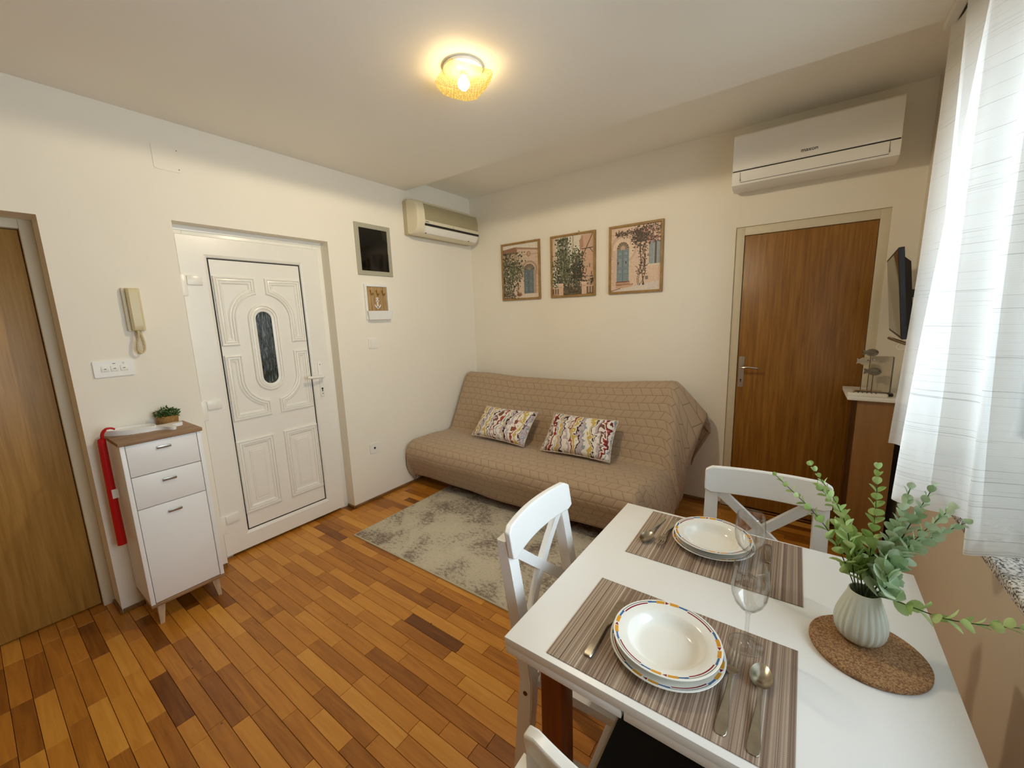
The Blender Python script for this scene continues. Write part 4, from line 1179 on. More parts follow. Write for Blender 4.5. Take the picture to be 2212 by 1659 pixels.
def marble_mat(seed):
    m, nt, b = new_mat('marbled_print_fabric')
    mp = coords(nt, (1, 1, 1), 'UV'); mp.inputs['Location'].default_value = (seed * 3.1, seed * 1.7, 0)
    mq = coords(nt, (1, .8, 1), 'UV'); mq.inputs['Location'].default_value = (seed * 2.3, seed * 4.1, 0)
    n1 = N(nt, 'ShaderNodeTexNoise', i_Scale=6.0, i_Detail=1.0, i_Distortion=1.3); L(nt, mq, 0, n1, 'Vector')
    n0 = N(nt, 'ShaderNodeTexNoise', i_Scale=2.2, i_Detail=0.0); L(nt, mq, 0, n0, 'Vector')
    sp = N(nt, 'ShaderNodeSeparateXYZ'); L(nt, mp, 0, sp, 0)
    a = N(nt, 'ShaderNodeMath', operation='MULTIPLY_ADD'); a.inputs[1].default_value = 0.80; L(nt, sp, 'X', a, 0)
    q = N(nt, 'ShaderNodeMath', operation='MULTIPLY'); q.inputs[1].default_value = 0.23; L(nt, n1, 0, q, 0)
    q2 = N(nt, 'ShaderNodeMath', operation='MULTIPLY_ADD'); q2.inputs[1].default_value = 0.22; L(nt, n0, 0, q2, 0); L(nt, q, 0, q2, 2)
    L(nt, q2, 0, a, 2)
    f = N(nt, 'ShaderNodeMath', operation='FRACT'); L(nt, a, 0, f, 0)
    W = rgb(236, 230, 222); K = rgb(46, 26, 26); Y = rgb(206, 178, 92); R_ = rgb(176, 62, 40); G = rgb(146, 158, 166); Lc = rgb(196, 180, 186); B = rgb(116, 76, 56); MR = rgb(104, 30, 42)
    seq = [W, Y, W, K, W, Lc, B, W, R_, MR, W, G, W, Y, Lc, K, W, Lc, W, B, R_, W, Y, W, K, Lc, G, W]
    seq = seq[:30]
    rp_ = random.Random(seed); cur = 0; st = []
    ws = [.6 + rp_.random() * (1.2 if c in (W, Lc, Y) else .35) for c in seq]; tot = sum(ws)
    for c, w in zip(seq, ws): st.append((cur / tot, c)); cur += w
    r = ramp(nt, st, 'CONSTANT'); L(nt, f, 0, r, 0); L(nt, r, 0, b, 'Base Color'); b.inputs['Roughness'].default_value = .75
    n2 = N(nt, 'ShaderNodeTexNoise', i_Scale=160.0); L(nt, mp, 0, n2, 'Vector')
    bp_ = N(nt, 'ShaderNodeBump', i_Strength=.2, i_Distance=.002); L(nt, n2, 0, bp_, 'Height'); L(nt, bp_, 0, b, 'Normal')
    return m
def cushion(corners, thick, seed, label):
    """corners BL, BR, TR, TL in space; pillow puffed along the normal"""
    BL, BR, TR, TL = map(Vector, corners)
    nrm = (BR - BL).cross(TL - BL).normalized()
    c0 = (BL + BR + TR + TL) / 4
    t = thing('cushion', label, 'cushion', tuple((BL + BR) / 2), 0, 'marbled cushions on the sofa')
    n = 26; bm = bm_new(); uv = bm.loops.layers.uv.new('UVMap'); rows = {}
    for sgn in (1, -1):
        for i in range(n + 1):
            for j in range(n + 1):
                u, v = i / n, j / n
                a, b_ = 2 * u - 1, 2 * v - 1
                edge = (1 - a * a) * (1 - b_ * b_)
                h = thick * max(0, edge) ** .42
                pin = .045                                       # sides bow inwards, corners stay out as ears
                uu = .5 + (a * (1 - pin * (1 - b_ * b_))) / 2; vv = .5 + (b_ * (1 - pin * 1.4 * (1 - a * a))) / 2
                p = (BL * (1 - uu) + BR * uu) * (1 - vv) + (TL * (1 - uu) + TR * uu) * vv
                p = p + nrm * (sgn * h + .004 * mnoise.noise(Vector((u * 5, v * 5, seed + sgn))))
                if sgn == -1 and (i in (0, n) or j in (0, n)): rows[(sgn, i, j)] = rows[(1, i, j)]; continue
                rows[(sgn, i, j)] = bm.verts.new(p)
    for sgn in (1, -1):
        for i in range(n):
            for j in range(n):
                q = [rows[(sgn, i, j)], rows[(sgn, i + 1, j)], rows[(sgn, i + 1, j + 1)], rows[(sgn, i, j + 1)]]
                uq = [(i / n * 1.6, j / n), ((i + 1) / n * 1.6, j / n), ((i + 1) / n * 1.6, (j + 1) / n), (i / n * 1.6, (j + 1) / n)]
                if sgn < 0: q, uq = q[::-1], uq[::-1]
                f = bm.faces.new(q)
                for l, w in zip(f.loops, uq): l[uv].uv = w
    obj('cover', bm, marble_mat(seed), t, smooth=180)
    bm = bm_new()
    edge = [rows_ for rows_ in []]
    P = []
    for k in range(80):
        f = k / 80 * 4; s = int(f); w = f - s
        u, v = [(w, 0), (1, w), (1 - w, 1), (0, 1 - w)][s]
        a, b_ = 2 * u - 1, 2 * v - 1
        uu = .5 + (a * (1 - .045 * (1 - b_ * b_))) / 2; vv = .5 + (b_ * (1 - .063 * (1 - a * a))) / 2
        P.append((BL * (1 - uu) + BR * uu) * (1 - vv) + (TL * (1 - uu) + TR * uu) * vv)
    tube(bm, P + P[:1], .0042, 6, False)
    obj('seam', bm, simple('cushion_seam', rgb(206, 194, 182), .8, var=.3, vscale=60), t, smooth=180)
cushion(((.470, -.655, .447), (1.062, -.690, .440), (1.066, -.462, .682), (.500, -.462, .680)), .070, 1, 'left marbled cushion, nearer the air conditioner corner of the sofa')
cushion(((1.225, -.690, .440), (1.800, -.672, .440), (1.786, -.472, .700), (1.238, -.472, .702)), .072, 2, 'right marbled cushion, nearer the brown door end of the sofa')

# ------------------------------------------------------------------ dining table
TZ = .750
tb = thing('dining_table', 'white folding dining table on brown legs laid for two', 'table', (2.745, -2.238, 0), math.radians(-.7))
def tl(a, b_): return (a[0] - 2.745, a[1] + 2.238, a[2]), (b_[0] - 2.745, b_[1] + 2.238, b_[2])
def tbox(name, a, b_, mat, bev=.0015, par=None):
    bm = bm_new(); a, b_ = tl(a, b_); box(bm, a, b_, bev); return obj(name, bm, mat, par or tb, world=False)
tbox('tabletop', (2.333, -2.648, .7292), (3.155, -1.828, TZ), M_whitewood)
tbox('lower_leaf', (2.335, -2.647, .7085), (2.6215, -1.829, .7286), M_whitewood)
tbox('lower_leaf', (2.6265, -2.647, .7085), (3.153, -1.829, .7286), M_whitewood)
for y_ in (-2.40, -2.07): tbox('apron', (2.66, y_ - .01, .670), (3.03, y_ + .01, .708), M_whitewood)
for x in (2.66, 3.03): tbox('apron', (x - .01, -2.389, .670), (x + .01, -2.081, .708), M_whitewood)
for x, y_ in ((2.412, -2.540), (2.412, -1.94), (3.07, -2.540), (3.07, -1.94)):
    bm = bm_new(); box(bm, (x - 2.745 - .032, y_ + 2.238 - .032, .0005), (x - 2.745 + .032, y_ + 2.238 + .032, .708), .010, 3); obj('leg', bm, M_beech, tb, world=False)
bm = bm_new(); a, b_ = tl((2.3315, -2.635, .7255), (2.3335, -2.630, .7305)); box(bm, a, b_); obj('hinge_pin', bm, M_brass, tb, world=False)

# ------------------------------------------------------------------ cross-back chairs
def make_chair(name, label, cat='chair', group='white cross-back chairs round the table'):
    """local: origin on the floor under the seat centre, facing +y, back at -y"""
    t = thing(name, label, cat, (0, 0, 0), 0, group)
    W2 = .170
    def back_y(z):                                       # rear post line
        if z >= .44: return -.190 - .075 * (z - .44) / .47
        return -.190 - .050 * (1 - z / .44) ** 1.3
    for s in (-1, 1):
        bm = bm_new(); loops = []
        for z in (0, .12, .25, .36, .44, .56, .70, .80, .87):
            w = .0165 + .0055 * min(1, z / .44) if z < .44 else .022
            d = .017 + .006 * min(1, z / .3) if z < .44 else .021 - .004 * (z - .44) / .43
            yb = back_y(z); loops.append([(s * W2 - w, yb - d, z), (s * W2 + w, yb - d, z), (s * W2 + w, yb + d, z), (s * W2 - w, yb + d, z)])
        loft(bm, loops); bmesh.ops.bevel(bm, geom=[e for e in bm.edges if abs(e.verts[0].co.z - e.verts[1].co.z) > .02], offset=.004, segments=2, affect='EDGES')
        obj('rear_leg', bm, M_whitewood, t, world=False)
        bm = bm_new(); loops = []
        for z, w in ((0, .0145), (.25, .018), (.425, .019)):
            loops.append([(s * .156 - w, .148 - w, z), (s * .156 + w, .148 - w, z), (s * .156 + w, .148 + w, z), (s * .156 - w, .148 + w, z)])
        loft(bm, loops); bmesh.ops.bevel(bm, geom=[e for e in bm.edges if abs(e.verts[0].co.z - e.verts[1].co.z) > .02], offset=.004, segments=2, affect='EDGES')
        obj('front_leg', bm, M_whitewood, t, world=False)
        bm = bm_new(); loft(bm, [[(s * .162 - .008, y_, .185), (s * .162 + .008, y_, .185), (s * .162 + .008, y_, .215), (s * .162 - .008, y_, .215)] for y_ in (back_y(.2) + .015, .134)]); obj('side_stretcher', bm, M_whitewood, t, world=False)
        bm = bm_new(); loft(bm, [[(s * .150 - .010, y_, .404), (s * .150 + .010, y_, .404), (s * .150 + .010, y_, .425), (s * .150 - .010, y_, .425)] for y_ in (-.172, .132)]); obj('seat_rail', bm, M_whitewood, t, world=False)
        bm = bm_new(); tube(bm, [(s * (W2 + .0215), back_y(.40), .398), (s * (W2 + .0235), back_y(.40), .398)], .007, 12); obj('screw', bm, M_screw, t, world=False)
    bm = bm_new(); box(bm, (-.137, .140, .404), (.137, .158, .425), .002); obj('seat_rail', bm, M_whitewood, t, world=False)
    bm = bm_new(); box(bm, (-.150, -.200, .395), (.150, -.180, .425), .002); obj('seat_rail', bm, M_whitewood, t, world=False)
    bm = bm_new(); box(bm, (-.168, -.012, .182), (.168, .012, .208), .002); obj('cross_stretcher', bm, M_whitewood, t, world=False)
    bm = bm_new(); prism(bm, rrect(-.178, .178, -.168, .172, .03, 5), .4255, .4455, bev=.004)
    for v in bm.verts:
        if v.co.y < -.10: v.co.x *= .93
    obj('seat', bm, M_whitewood, t, world=False)
    # curved top rail with rounded ends, fixed to the front of the posts
    bm = bm_new(); nseg = 18; loops = []
    for k in range(nseg + 1):
        x = -.194 + .388 * k / nseg
        sag = -.026 * (1 - (x / .194) ** 2)
        e = min(1, (.194 - abs(x)) / .014); rr = .012 * (1 - math.sqrt(max(0, 1 - (1 - e) ** 2)))
        z0, z1 = .815 + rr, .912 - rr
        f0 = back_y(z0) + .0175; f1 = back_y(z1) + .0175
        loops.append([(x, f0 + sag, z0), (x, f1 + sag, z1), (x, f1 + sag + .021, z1), (x, f0 + sag + .021, z0)])
    loft(bm, loops)
    bmesh.ops.bevel(bm, geom=[e for e in bm.edges if abs(e.verts[0].co.x - e.verts[1].co.x) > .01 or True], offset=.0035, segments=2, affect='EDGES', clamp_overlap=True) if False else None
    md_ = obj('top_rail', bm, M_whitewood, t, world=False, smooth=30)
    bv = md_.modifiers.new('round', 'BEVEL'); bv.width = .004; bv.segments = 2; bv.limit_method = 'ANGLE'; bv.angle_limit = math.radians(50)
    # diagonal cross
    for s in (-1, 1):
        bm = bm_new(); loops = []
        for k in range(9):
            f = k / 8; x = s * (-.150 + .300 * f); z = .560 + .262 * f
            yb = back_y(z) + .004 + s * .0012 - .012 * math.sin(f * PI)
            dv = Vector((s * .300, 0, .262)).normalized(); pv = Vector((-dv.z, 0, dv.x)) * .016
            c = Vector((x, yb, z)); loops.append([c - pv + Vector((0, -.010, 0)), c + pv + Vector((0, -.010, 0)), c + pv + Vector((0, .010, 0)), c - pv + Vector((0, .010, 0))])
        loft(bm, loops); obj('cross_bar', bm, M_whitewood, t, world=False, smooth=20)
    bm = bm_new(); box(bm, (-.150, back_y(.54) - .010, .520), (.150, back_y(.54) + .010, .562), .002); obj('back_rail', bm, M_whitewood, t, world=False)
    return t
chair = make_chair('dining_chair', 'white cross-back chair at the near end of the rug, side on to the table')
chair.location = (2.447, -2.272, 0); chair.rotation_euler = (0, 0, math.radians(-90 + 2.5))
dup(chair, (2.805, -1.905, 0), math.radians(180 + 4.5), 'white cross-back chair at the far side of the table facing the brown door behind the plant')
near = dup(chair, (2.757, -2.660, 0), math.radians(0), 'white chair nearest the camera with black seat pad, seen from behind')
chair['label'] = 'white cross-back chair standing by the rug, tucked under the table end'
far_c = [o for o in COL.objects if o.name.startswith('dining_chair') and 'far side' in o.get('label', '')][0]
far_c['label'] = 'white cross-back chair at the far long side of the table, before the brown door'
pad = thing('seat_pad', 'flat black seat pad with beige piping on the nearest chair', 'cushion', (2.757, -2.62, .446))
bm = bm_new(); box(bm, (2.5365, -2.815, .4464), (2.978, -2.400, .466), .008, 3); obj('pad', bm, M_blackfab, pad)
bm = bm_new(); e_ = rrect(2.536, 2.9785, -2.8155, -2.3995, .012, 4); tube(bm, [(u, v, .4565) for u, v in e_ + e_[:1]], .0055, 6, False); obj('piping', bm, simple('beige_piping', rgb(186, 170, 140), .8), pad)

# ------------------------------------------------------------------ placemats
def mat_mat():
    m, nt, b = new_mat('striped_woven_placemat')
    tc = N(nt, 'ShaderNodeTexCoord'); sp = N(nt, 'ShaderNodeSeparateXYZ'); L(nt, tc, 'Object', sp, 0)
    def bands(fr, seed):
        a = N(nt, 'ShaderNodeMath', operation='MULTIPLY_ADD'); a.inputs[1].default_value = fr; a.inputs[2].default_value = seed; L(nt, sp, 'X', a, 0)
        f = N(nt, 'ShaderNodeMath', operation='FLOOR'); L(nt, a, 0, f, 0)
        w = N(nt, 'ShaderNodeTexWhiteNoise', noise_dimensions='1D'); L(nt, f, 0, w, 'W'); return w
    w1, w2 = bands(640, 3.3), bands(230, 9.1)
    mx_ = N(nt, 'ShaderNodeMath', operation='MULTIPLY_ADD'); mx_.inputs[1].default_value = .55; L(nt, w1, 'Value', mx_, 0)
    h = N(nt, 'ShaderNodeMath', operation='MULTIPLY'); h.inputs[1].default_value = .45; L(nt, w2, 'Value', h, 0); L(nt, h, 0, mx_, 2)
    r = ramp(nt, [(.05, rgb(104, 82, 68)), (.28, rgb(134, 110, 92)), (.50, rgb(156, 134, 114)), (.72, rgb(176, 156, 136)), (.92, rgb(214, 200, 182))]); L(nt, mx_, 0, r, 0)
    # little woven ticks along each stripe
    mp = coords(nt, (520, 520, 1)); wv = N(nt, 'ShaderNodeTexChecker', i_Scale=1.0); L(nt, mp, 0, wv, 'Vector')
    wv.inputs[1].default_value = (.86, .86, .86, 1); wv.inputs[2].default_value = (1, 1, 1, 1)
    mx = N(nt, 'ShaderNodeMix', data_type='RGBA', blend_type='MULTIPLY'); mx.inputs[0].default_value = 1.0; L(nt, r, 0, mx, 6); L(nt, wv, 0, mx, 7)
    L(nt, mx, 2, b, 'Base Color'); b.inputs['Roughness'].default_value = .7
    bp_ = N(nt, 'ShaderNodeBump', i_Strength=.5, i_Distance=.001); L(nt, mx_, 0, bp_, 'Height'); L(nt, bp_, 0, b, 'Normal')
    return m
M_mat = mat_mat()
def placemat(c, hx, hy, rz, label):
    t = thing('placemat', label, 'placemat', (*c, TZ), rz, 'striped placemats on the table')
    bm = bm_new(); box(bm, (-hx, -hy, .0002), (hx, hy, .0022), .0006); obj('weave', bm, M_mat, t, world=False)
    for s in (-1, 1):
        bm = bm_new(); box(bm, (-hx, s * hy - .0012, .0001), (hx, s * hy + .0012, .0025), .0004); obj('hem', bm, M_mat, t, world=False)
    return t
placemat((2.667, -2.4735), .230, .155, math.radians(-.4), 'brown striped placemat nearest the camera, under the larger looking plates')
placemat((2.6765, -1.9965), .231, .154, math.radians(.4), 'brown striped placemat at the far side of the table, by the far chair')

# ------------------------------------------------------------------ plates
M_china = simple('white_china', rgb(238, 236, 228), .12, var=.008)
M_pblue = simple('plate_blue', rgb(62, 108, 158), .25); M_pyel = simple('plate_ochre', rgb(214, 152, 42), .25); M_pred = simple('plate_red', rgb(134, 24, 46), .25); M_pgrn = simple('plate_dark_green', rgb(66, 84, 84), .25)
ZP = TZ + .0024
DIN = [(0, .0), (.070, 0), (.074, .002), (.095, .0105), (.1185, .0175), (.1205, .0190), (.1200, .0202), (.1175, .0202), (.094, .0140), (.082, .0062), (.076, .0045), (0, .0045)]
SOU = [(0, 0), (.058, 0), (.062, .003), (.078, .020), (.086, .0255), (.1115, .0325), (.1135, .0338), (.1132, .0350), (.1105, .0352), (.085, .0292), (.0805, .0265), (.073, .0160), (.066, .0075), (.055, .0050), (0, .0050)]
def rim_z(prof, r):
    top = [p for p in prof[prof.index(max(prof)):]]
    for (r0, z0), (r1, z1) in zip(top, top[1:]):
        if r1 <= r <= r0: return z0 + (z1 - z0) * (r - r0) / ((r1 - r0) or 1)
    return top[0][1]
def arc_patch(bm, prof, r0, r1, a0, a1, shape='band'):
    n = max(2, int(abs(a1 - a0) / math.radians(3)))
    for k in range(n):
        q = []
        for (a, s) in ((a0 + (a1 - a0) * k / n, k / n), (a0 + (a1 - a0) * (k + 1) / n, (k + 1) / n)):
            rm = (r0 + r1) / 2; hw = (r1 - r0) / 2
            if shape == 'tri': hw *= max(.02, s)
            q.append([(rm - hw, a), (rm + hw, a)])
        pts = [q[0][0], q[0][1], q[1][1], q[1][0]]
        lo = [bm.verts.new((r * math.cos(a), r * math.sin(a), rim_z(prof, r) + .00005)) for r, a in pts]
        hi = [bm.verts.new((r * math.cos(a), r * math.sin(a), rim_z(prof, r) + .00030)) for r, a in pts]
        bm.faces.new(hi)
        for i in range(4): bm.faces.new((lo[i], lo[(i + 1) % 4], hi[(i + 1) % 4], hi[i]))
def plate(kind, c, z, rz, label, group):
    prof = SOU if kind == 'soup' else DIN
    t = thing('soup_plate' if kind == 'soup' else 'dinner_plate', label, 'plate', (*c, z), rz, group)
    bm = bm_new(); lathe(bm, prof, 72); obj('dish', bm, M_china, t, world=False, smooth=50)
    R0 = .1095 if kind == 'soup' else .1165
    bb_, by, br, bg_ = bm_new(), bm_new(), bm_new(), bm_new()
    d = math.radians
    for q in range(4):
        o = d(90 * q)
        arc_patch(br, prof, R0 - .0075, R0 - .0048, o + d(0), o + d(38))             # long red line
        arc_patch(bg_, prof, R0 - .0018, R0 - .0006, o + d(-6), o + d(42))             # thin dark line
        for a0, a1 in ((39, 50), (78, 89)): arc_patch(bb_, prof, R0 - .0052, R0 - .0012, o + d(a0), o + d(a1))
        arc_patch(by, prof, R0 - .0068, R0 + .0004, o + d(50.5), o + d(61)); arc_patch(by, prof, R0 - .0068, R0 + .0004, o + d(67.5), o + d(78))
        arc_patch(br, prof, R0 - .0072, R0 + .0006, o + d(62), o + d(66.5), 'tri')
    for nm, b_, m in (('blue_dashes', bb_, M_pblue), ('ochre_blocks', by, M_pyel), ('red_marks', br, M_pred), ('dark_lines', bg_, M_pgrn)):
        obj(nm, b_, m, t, world=False, smooth=0, kind='stuff')
    return t
plate('dinner', (2.656, -2.477), ZP, .35, 'flat dinner plate with coloured rim under the soup plate nearest the camera', 'patterned dinner plates')
plate('soup', (2.6565, -2.478), ZP + .0047, 2.25, 'deep soup plate with coloured rim pattern, on the near placemat', 'patterned soup plates')
plate('dinner', (2.668, -1.968), ZP, 1.0, 'flat dinner plate under the soup plate at the far setting', 'patterned dinner plates')
plate('soup', (2.668, -1.974), ZP + .0047, .75, 'deep soup plate with coloured rim pattern, on the far placemat', 'patterned soup plates')

# ------------------------------------------------------------------ wine glasses
def wine_glass(c, z, label):
    t = thing('wine_glass', label, 'glass', (*c, z), 0, 'wine glasses on the table')
    o = [(0, 0), (.034, 0), (.0355, .0010), (.034, .0020), (.020, .0042), (.008, .0075), (.0048, .0125), (.0040, .022), (.0038, .060), (.0042, .076), (.0072, .085), (.0175, .094), (.0285, .108), (.0350, .126), (.0372, .146), (.0362, .168), (.0338, .190), (.0328, .1975), (.0322, .1985)]
    i = [(.0316, .1975), (.0326, .190), (.0350, .168), (.0360, .146), (.0338, .126), (.0272, .109), (.016, .0955), (.006, .0885), (0, .0875)]
    bm = bm_new(); lathe(bm, o + i, 48); obj('bowl', bm, M_glass, t, world=False, smooth=180)
    return t
wine_glass((2.8015, -2.362), ZP, 'clear empty wine glass nearest the camera, standing beside the fork tines')
wine_glass((2.779, -2.109), ZP, 'clear empty wine glass behind the other one, by the far soup plate')

# ------------------------------------------------------------------ cutlery
def knife(c, z, rz, label):
    t = thing('table_knife', label, 'knife', (*c, z), rz, 'knives on the placemats')
    bm = bm_new(); strip(bm, [(-.108, .0082, .0, .0055), (-.104, .0098, .0, .0070), (-.06, .0088, .0, .0072), (-.012, .0060, .0005, .0060), (-.004, .0056, .0008, .0056), (.0, .0074, .0005, .0062), (.003, .0062, .001, .005)]); obj('handle', bm, M_cutlery, t, world=False)
    bm = bm_new(); strip(bm, [(.002, .0060, .0016, .0022, 0), (.02, .0088, .0012, .0016, .001), (.06, .0105, .0008, .0013, .002), (.085, .0102, .0006, .0011, .002), (.098, .0078, .0005, .0010, .001), (.105, .0035, .0004, .0008, -.001)]); obj('blade', bm, M_cutlery, t, world=False)
    return t
HAND = [(-.105, .0060, .0, .0018), (-.100, .0098, .0, .0024), (-.085, .0108, .0, .0026), (-.05, .0078, .002, .0028), (-.015, .0046, .006, .0032), (.015, .0034, .010, .0034), (.032, .0038, .0095, .0032)]
def fork(c, z, rz, label, flip=False):
    t = thing('table_fork', label, 'fork', (*c, z), rz, 'forks on the placemats')
    bm = bm_new(); strip(bm, HAND); obj('handle', bm, M_cutlery, t, world=False)
    bm = bm_new(); strip(bm, [(.030, .0038, .0095, .0028), (.038, .0085, .0070, .0022), (.046, .0118, .0050, .0018), (.056, .0124, .0040, .0017), (.060, .0124, .0038, .0017)])
    for k in range(4):
        x = -.0105 + .007 * k; strip(bm, [(.058, .0019, .0038, .0017, x), (.080, .0017, .0055, .0015, x), (.096, .0013, .0090, .0012, x), (.103, .0007, .0112, .0008, x)])
    obj('head', bm, M_cutlery, t, world=False)
    if flip: t.rotation_euler = (0, PI, rz); t.location.z += .0125
    return t
def spoon(c, z, rz, label, flip=False):
    t = thing('table_spoon', label, 'spoon', (*c, z), rz, 'spoons on the placemats')
    bm = bm_new(); strip(bm, HAND); obj('handle', bm, M_cutlery, t, world=False)
    bm = bm_new(); n, m = 28, 8; rows = []
    for sgn in (0, 1):
        for j in range(m + 1):
            r = j / m; lp = []
            for k in range(n):
                a = 2 * PI * k / n; y_ = math.sin(a)
                w = .0205 * (1 - .10 * y_) * math.cos(a) * r; ly = .0685 + .0345 * y_ * r
                zz = .0018 + .0085 * r * r - (.0014 if sgn == 0 else 0) + .0012 * max(0, -y_) * r
                lp.append((w, ly, zz))
            rows.append(lp)
    inner = rows[m + 1:]; outer = rows[:m + 1]
    chain = outer[1:] + inner[:0:-1]
    R = loft(bm, chain, False, False)
    bm.faces.new(R[0][::-1]); bm.faces.new(R[-1])
    obj('bowl', bm, M_cutlery, t, world=False, smooth=60)
    if flip: t.rotation_euler = (0, PI, rz); t.location.z += .0125
    return t
knife((2.5185, -2.482), ZP, math.radians(-.5), 'table knife left of the near soup plate')
fork((2.785, -2.507), ZP, math.radians(0), 'table fork between the near soup plate and the near spoon')
spoon((2.8365, -2.513), ZP, math.radians(0), 'table spoon right of the near plates, bowl pointing away')
spoon((2.4855, -1.981), ZP, math.radians(180 - 3), 'table spoon at the outer left of the far placemat')
fork((2.530, -1.978), ZP, math.radians(180 - 2), 'table fork half hidden beside the far soup plate')
knife((2.8215, -1.992), ZP, math.radians(180 + 3), 'table knife right of the far plates, behind the wine glasses')

# ------------------------------------------------------------------ cork mat, vase, eucalyptus
def cork():
    m, nt, b = new_mat('pressed_cork')
    mp = coords(nt); v = N(nt, 'ShaderNodeTexVoronoi', i_Scale=400.0); L(nt, mp, 0, v, 'Vector')
    n = N(nt, 'ShaderNodeTexNoise', i_Scale=500.0, i_Detail=3.0); L(nt, mp, 0, n, 'Vector')
    sp = N(nt, 'ShaderNodeSeparateColor'); L(nt, v, 'Color', sp, 0)
    a = N(nt, 'ShaderNodeMath', operation='MULTIPLY_ADD'); a.inputs[1].default_value = .7; L(nt, n, 0, a, 0); L(nt, sp, 0, a, 2)
    r = ramp(nt, [(.2, rgb(88, 56, 32)), (.55, rgb(132, 94, 60)), (.95, rgb(150, 112, 74)), (1.0, rgb(172, 134, 94))]); L(nt, a, 0, r, 0); L(nt, r, 0, b, 'Base Color')
    b.inputs['Roughness'].default_value = .85
    bp_ = N(nt, 'ShaderNodeBump', i_Strength=.5, i_Distance=.001); L(nt, n, 0, bp_, 'Height'); L(nt, bp_, 0, b, 'Normal')
    return m
ck = thing('cork_mat', 'round brown cork mat under the vase', 'trivet', (3.020, -2.240, TZ))
bm = bm_new(); lathe(bm, [(0, .0003), (.100, .0003), (.1025, .0025), (.1025, .0085), (.100, .0108), (0, .0108)], 64); obj('disc', bm, cork(), ck, world=False)
VZ = TZ + .0111; VC = (3.008, -2.212)
vs = thing('vase', 'small pale grey green fluted ceramic vase on the cork mat', 'vase', (*VC, VZ))
def flute(a, z):
    f = min(1, max(0, (.112 - z) / .02)) * min(1, z / .006)
    tw = .16 * math.sin(z * 55)
    return 1 - .045 * f * (0.5 + 0.5 * math.cos(22 * (a + tw * (1 if math.sin(11 * a) > 0 else -1) * .12))) ** 1.2
vprof = [(0, 0), (.026, 0), (.031, .0012), (.040, .010), (.0462, .024), (.0478, .036), (.0470, .050), (.0430, .068), (.0370, .086), (.0315, .102), (.0282, .113), (.0275, .1175), (.0262, .1180)]
vp = catmull([(r, 0, z) for r, z in vprof], 3); vp = [(max(0, p.x), max(0, p.z)) for p in vp]
vin = [(.0250, .1172), (.0258, .110), (.030, .098), (.036, .08), (.040, .05), (.036, .02), (0, .012)]
bm = bm_new(); lathe(bm, vp + vin, 176, ripple=flute)
obj('body', bm, simple('pale_celadon_ceramic', rgb(206, 211, 198), .42, var=.02), vs, world=False, smooth=40)

def leaf_mat(name, c1, c2):
    m, nt, b = new_mat(name)
    oi = N(nt, 'ShaderNodeObjectInfo'); r = ramp(nt, [(0, c1), (1, c2)]); L(nt, oi, 'Random', r, 0)
    mp = coords(nt, (60, 60, 60)); n = N(nt, 'ShaderNodeTexNoise', i_Scale=1.5); L(nt, mp, 0, n, 'Vector')
    mx = N(nt, 'ShaderNodeMix', data_type='RGBA', blend_type='MULTIPLY'); mx.inputs[0].default_value = .35; L(nt, r, 0, mx, 6)
    g = ramp(nt, [(.3, (.6, .6, .6, 1)), (.7, (1, 1, 1, 1))]); L(nt, n, 0, g, 0); L(nt, g, 0, mx, 7)
    L(nt, mx, 2, b, 'Base Color'); b.inputs['Roughness'].default_value = .5
    b.inputs['Subsurface Weight'].default_value = 0.0
    tl_ = N(nt, 'ShaderNodeBsdfTranslucent'); L(nt, mx, 2, tl_, 0)
    ms = N(nt, 'ShaderNodeMixShader', i_0=.28); out = nt.nodes['Material Output']
    L(nt, b, 0, ms, 1); L(nt, tl_, 0, ms, 2); L(nt, ms, 0, out, 0)
    return m
M_leafA = leaf_mat('eucalyptus_fresh', rgb(158, 192, 106), rgb(202, 222, 152))
M_leafB = leaf_mat('eucalyptus_dusty', rgb(170, 202, 156), rgb(214, 230, 202))
M_stem = simple('dark_green_stem', rgb(62, 84, 52), .6, var=.2)
def leaf_mesh(name, mat, w, seed):
    """unit leaf: base at origin, along +y, cupped upwards, about 1 long"""
    bm = bm_new(); st = [(0, .03), (.10, .20), (.28, .41), (.52, .50), (.76, .42), (.92, .22), (1.0, .02)]
    rows = []
    for y_, hw in st:
        hw *= w; zc = -.16 * (y_ - .5) ** 2 + .04
        rows.append([bm.verts.new((-hw, y_, zc + .10 * hw / .5)), bm.verts.new((-hw * .5, y_, zc + .02)), bm.verts.new((0, y_, zc - .015)), bm.verts.new((hw * .5, y_, zc + .02)), bm.verts.new((hw, y_, zc + .10 * hw / .5))])
    for A, B in zip(rows, rows[1:]):
        for k in range(4): bm.faces.new((A[k], A[k + 1], B[k + 1], B[k]))
    me = bpy.data.meshes.new(name); bm.to_mesh(me); bm.free()
    me.polygons.foreach_set('use_smooth', [True] * len(me.polygons)); me.materials.append(mat); return me
LEAVES = {'A': [leaf_mesh('leaf', M_leafA, w, 0) for w in (.78, .90)], 'B': [leaf_mesh('leaf', M_leafB, w, 0) for w in (.84, .98)]}
rl = random.Random(21)
